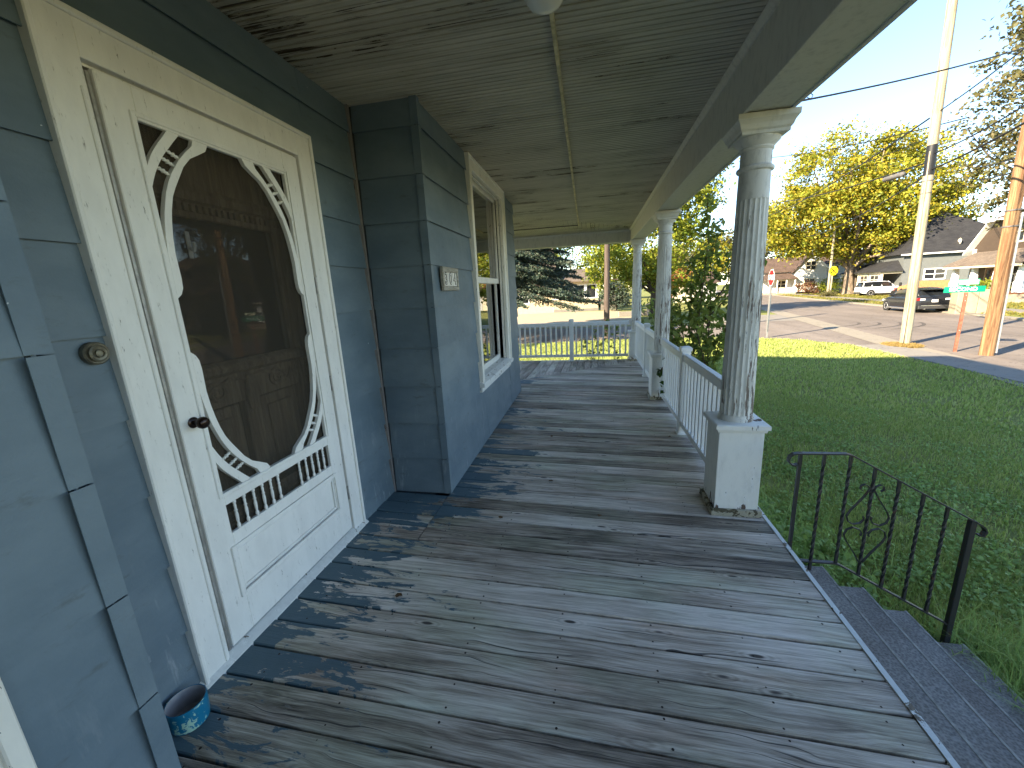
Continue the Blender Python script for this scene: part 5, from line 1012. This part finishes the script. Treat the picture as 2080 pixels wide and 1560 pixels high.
sprig('shrub', 'low leafy shrub behind the corner column beyond the railing', [stem(1.5+rng.normal()*.25, 9.6+rng.normal()*.4, -.95, 1.5+rng.normal()*.4, 9.7+rng.normal()*.5, .9+rng.random()*.6) for _ in range(9)], 13, .11, SAPL, 'shrub', (1.5, 9.6, -.95))
sprig('vine', 'sprig of dark vine leaves on the column pedestal between the railings', [[(.99, 5.60, -.04), (.97, 5.58, .25), (.93, 5.55, .45), (.90, 5.53, .40)], [(1.0, 5.62, .1), (.97, 5.50, .22), (.955, 5.38, .18)], [(1.02, 5.70, .3), (.99, 5.60, .62), (1.0, 5.62, .80)]], 9, .085, MIDG, 'vine', (.99, 5.60, -.04), .5, .6, None, .05)
sprig('weed', 'thin leafy weed growing up through the end railing boards', [stem(.1, 9.28, -.3, .05, 9.3, .72, 5, .03), stem(.1, 9.28, -.3, .35, 9.35, .85, 5, .03), stem(.1, 9.28, -.2, -.22, 9.3, .45, 5, .03), stem(.45, 9.3, -.3, .55, 9.4, .7, 5, .03)], 12, .085, SAPL, 'weed', (.1, 9.28, -.3), .3, .5, None, .12)
# ---------------------------------------------------------------- grass, weeds, litter
def gzv(x, y):
    t = np.clip(np.maximum((x-1.5)/7.0, (y-10)/9), 0, 1); t = t*t*(3-2*t)*.5+t*.5; return -.87-.38*t
def blades(x, y, h, w, lean=.5):
    n = len(x); z = gzv(x, y)-.005; a = rng.random(n)*6.283; b = rng.random(n)*6.283; h = h*(.55+.75*rng.random(n)); w = w*(.7+.6*rng.random(n))
    d = np.stack([np.cos(a), np.sin(a)], 1); e = np.stack([np.cos(b), np.sin(b)], 1)*(lean*h*rng.random(n))[:, None]
    B = np.stack([x, y, z], 1); wv = np.concatenate([d*w[:, None]/2, np.zeros((n, 1))], 1); m1 = np.concatenate([e*.35, (h*.6)[:, None]], 1); tp = np.concatenate([e*1.5, h[:, None]], 1)
    V = np.stack([B-wv, B+wv, B+m1+wv*.75, B+m1-wv*.75, B+tp], 1).reshape(-1, 3); i = np.arange(n)*5
    F = np.concatenate([np.stack([i, i+1, i+2], 1), np.stack([i, i+2, i+3], 1), np.stack([i+3, i+2, i+4], 1)]); return V, F
def scatter(n, x0, x1, y0, y1, keep):
    x = rng.uniform(x0, x1, n); y = rng.uniform(y0, y1, n); k = keep(x, y); return x[k], y[k]
def lawn_ok(x, y):
    main = (x > 1.16) & (x < 10.28+.02*(y-12)) & ~((x < 2.27) & (y < 2.62)); corner = ~((y > 22.0-.0*x) | ((x > 7.0) & (y > 22.0-(x-7.0)*.62)) | ((x > 9.6) & (y > 19.6-(x-9.6)*1.1)))
    back = (x <= 1.16) & (y > 9.25) & (y < 21.3+np.clip((x+3.7)*.2, 0, 1.1)); return (main & corner) | back
def patch(x, y, s): return np.sin(x*1.7*s+np.sin(y*2.3*s)*1.3)*np.sin(y*1.9*s+np.sin(x*1.1*s)*1.7)
def vis(x, y): return (x > 1.1) & (y > x*.62-.2) | (x <= 1.1)
def rg(x, y): return np.sqrt(x*x+y*y)
parts_ = []
for n, r0, r1, h, w in ((150000, 0, 5.2, .052, .0065), (150000, 5.2, 10.5, .062, .012), (110000, 10.5, 24, .075, .028)):
    x, y = scatter(int(n*2.0), -6 if r1 > 9 else 1.1, min(12, r1), .8, min(22.5, r1), lambda x, y: lawn_ok(x, y) & vis(x, y) & (rg(x, y) >= r0) & (rg(x, y) < r1) & (rng.random(len(x)) < .62+.3*patch(x, y, 1.0)))
    parts_.append(blades(x, y, h, w))
V = []; F = []; o_ = 0
for v, f in parts_: V.append(v); F.append(f+o_); o_ += len(v)
print('grass blades', o_//5)
g = npmesh('lawn_grass', np.concatenate(V), np.concatenate(F), GRASS); stuff(g); tag(g, 'short green lawn grass between the porch and the sidewalk', 'grass')
# small round leaves among the grass and taller weeds by the steps and along the porch foot
x, y = scatter(150000, 1.2, 7.5, 1.2, 9.0, lambda x, y: lawn_ok(x, y) & vis(x, y) & (rng.random(len(x)) < np.clip(.35+.5*patch(x, y, 1.6), 0, 1)*np.clip(1.3-rg(x, y)/9, 0, 1)))
V, F = leaves(np.stack([x, y, gzv(x, y)+rng.uniform(.01, .05, len(x))], 1), .036, .75, 1.0, .5); q = npmesh('lawn_clover', V, F, WEED); stuff(q); tag(q, 'small round clover-like leaves growing through the lawn near the steps', 'clover')
x, y = scatter(15000, 1.19, 3.6, 1.6, 8.5, lambda x, y: lawn_ok(x, y) & (rng.random(len(x)) < np.exp(-((x-1.2)/(.55+.25*np.sin(y*2.1)))**2)*(.9+.1*np.sin(y*7))) & ((y > 2.62) | (x > 2.3)))
x2, y2 = scatter(2600, 2.2, 3.3, 1.4, 2.75, lambda x, y: rng.random(len(x)) < np.exp(-((x-2.35)/.35)**2)); x = np.concatenate([x, x2]); y = np.concatenate([y, y2])
k = len(x); hh = (.12+.26*rng.random(k))*np.exp(-((x-1.2)/1.1)**2)*(.75+.35*np.sin(y*3.1+x*2)); hh = np.clip(hh, .05, .42); PP = []
for j in range(5):
    f = (j+1)/5; PP.append(np.stack([x+rng.normal(size=k)*.035, y+rng.normal(size=k)*.035, gzv(x, y)+hh*f*(.85+.3*rng.random(k))], 1))
V, F = leaves(np.concatenate(PP), .052, .55, .7, .5); q = npmesh('weed_bed', V, F, WEED); stuff(q); tag(q, 'dense knee-high green weeds crowding the porch foot and steps', 'weeds')
V, F = blades(x, y, .30, .006, .8); q = npmesh('weed_stems', V, F, WEED); stuff(q); tag(q, 'thin upright weed stems among the broad leaves by the steps', 'weeds')
x, y = scatter(2600, 2.0, 3.1, 1.3, 2.75, lambda x, y: (x > 2.28) | (y > 2.62)); V, F = blades(x, y, .20, .006, 1.4); q = npmesh('long_grass', V, F, GRASS); stuff(q); tag(q, 'long arching grass at the foot of the iron railing', 'grass')
x, y = scatter(16000, 11.4, 13.2, 8, 18.9, lambda x, y: (x > 11.55+.02*(y-12)) & (x < 11.2+.19*(y-12.8)-.9)); V, F = blades(x, y, .07, .03, .9); q = npmesh('dry_verge', V, F, DRYG); stuff(q); tag(q, 'dry brown grass verge round the foot of the pale pole', 'grass')
x, y = scatter(5000, 11.3, 12.4, 17.4, 18.9, lambda x, y: ((x-11.85)/.55)**2+((y-18.1)/.7)**2 < 1); V, F = blades(x, y, .09, .03, .9); q = npmesh('leaf_litter', V, F, DRYG); stuff(q); tag(q, 'dry orange leaf litter heaped at the base of the bleached pole', 'litter')
x = rng.uniform(24, 46, 22000); y = rng.uniform(26, 80, 22000); kk = (x > 22.4+.165*(y-26.5)+.5) & ((x < 22.4+.165*(y-26.5)+2.9) | (x > 22.4+.165*(y-26.5)+4.4)) & (x < 22.4+.165*(y-26.5)+11); V, F = blades(x[kk], y[kk], .14, .12, .8); q = npmesh('far_verge_grass', V, F, leafmat('yellowing_verge', [(.16,.15,.03), (.24,.20,.045), (.12,.14,.03)])); stuff(q); tag(q, 'yellowing grass verge along the far side of the main road', 'grass')  # far verge grass in its own yellowing colours
# dead leaves and grit on the deck
for i, (x, y, where) in enumerate(((-.42, 4.05, 'on the bare boards beside the tall window'), (-.33, 3.02, 'in line with the house number plate'), (-.62, 2.42, 'on the paint-spotted boards by the bay corner'), (-.98, 1.62, 'below the screen door panel'), (.80, 4.22, 'at the foot of the railing post'), (.05, 2.55, 'halfway between door and column'), (.78, 8.3, 'near the far corner column'))):
    s = .018+.014*random.random(); q = MB(); a = random.random()*6
    P = [(s*math.cos(a+t)*r, s*math.sin(a+t)*r*.7, z) for t, r, z in ((0,1,.004),(.8,.7,.010),(1.6,.9,.006),(2.6,.6,.012),(3.3,1.1,.005),(4.4,.7,.010),(5.3,.95,.004))]
    q.add(P+[(0, 0, .002)], [(k, (k+1) % 7, 7) for k in range(7)]); o = q.build('dead_leaf', DEADL); o.location = (x, y, fz(x, y)+.003)
    tag(o, 'small curled brown dead leaf '+where, 'leaf', 'dead leaves on the deck')
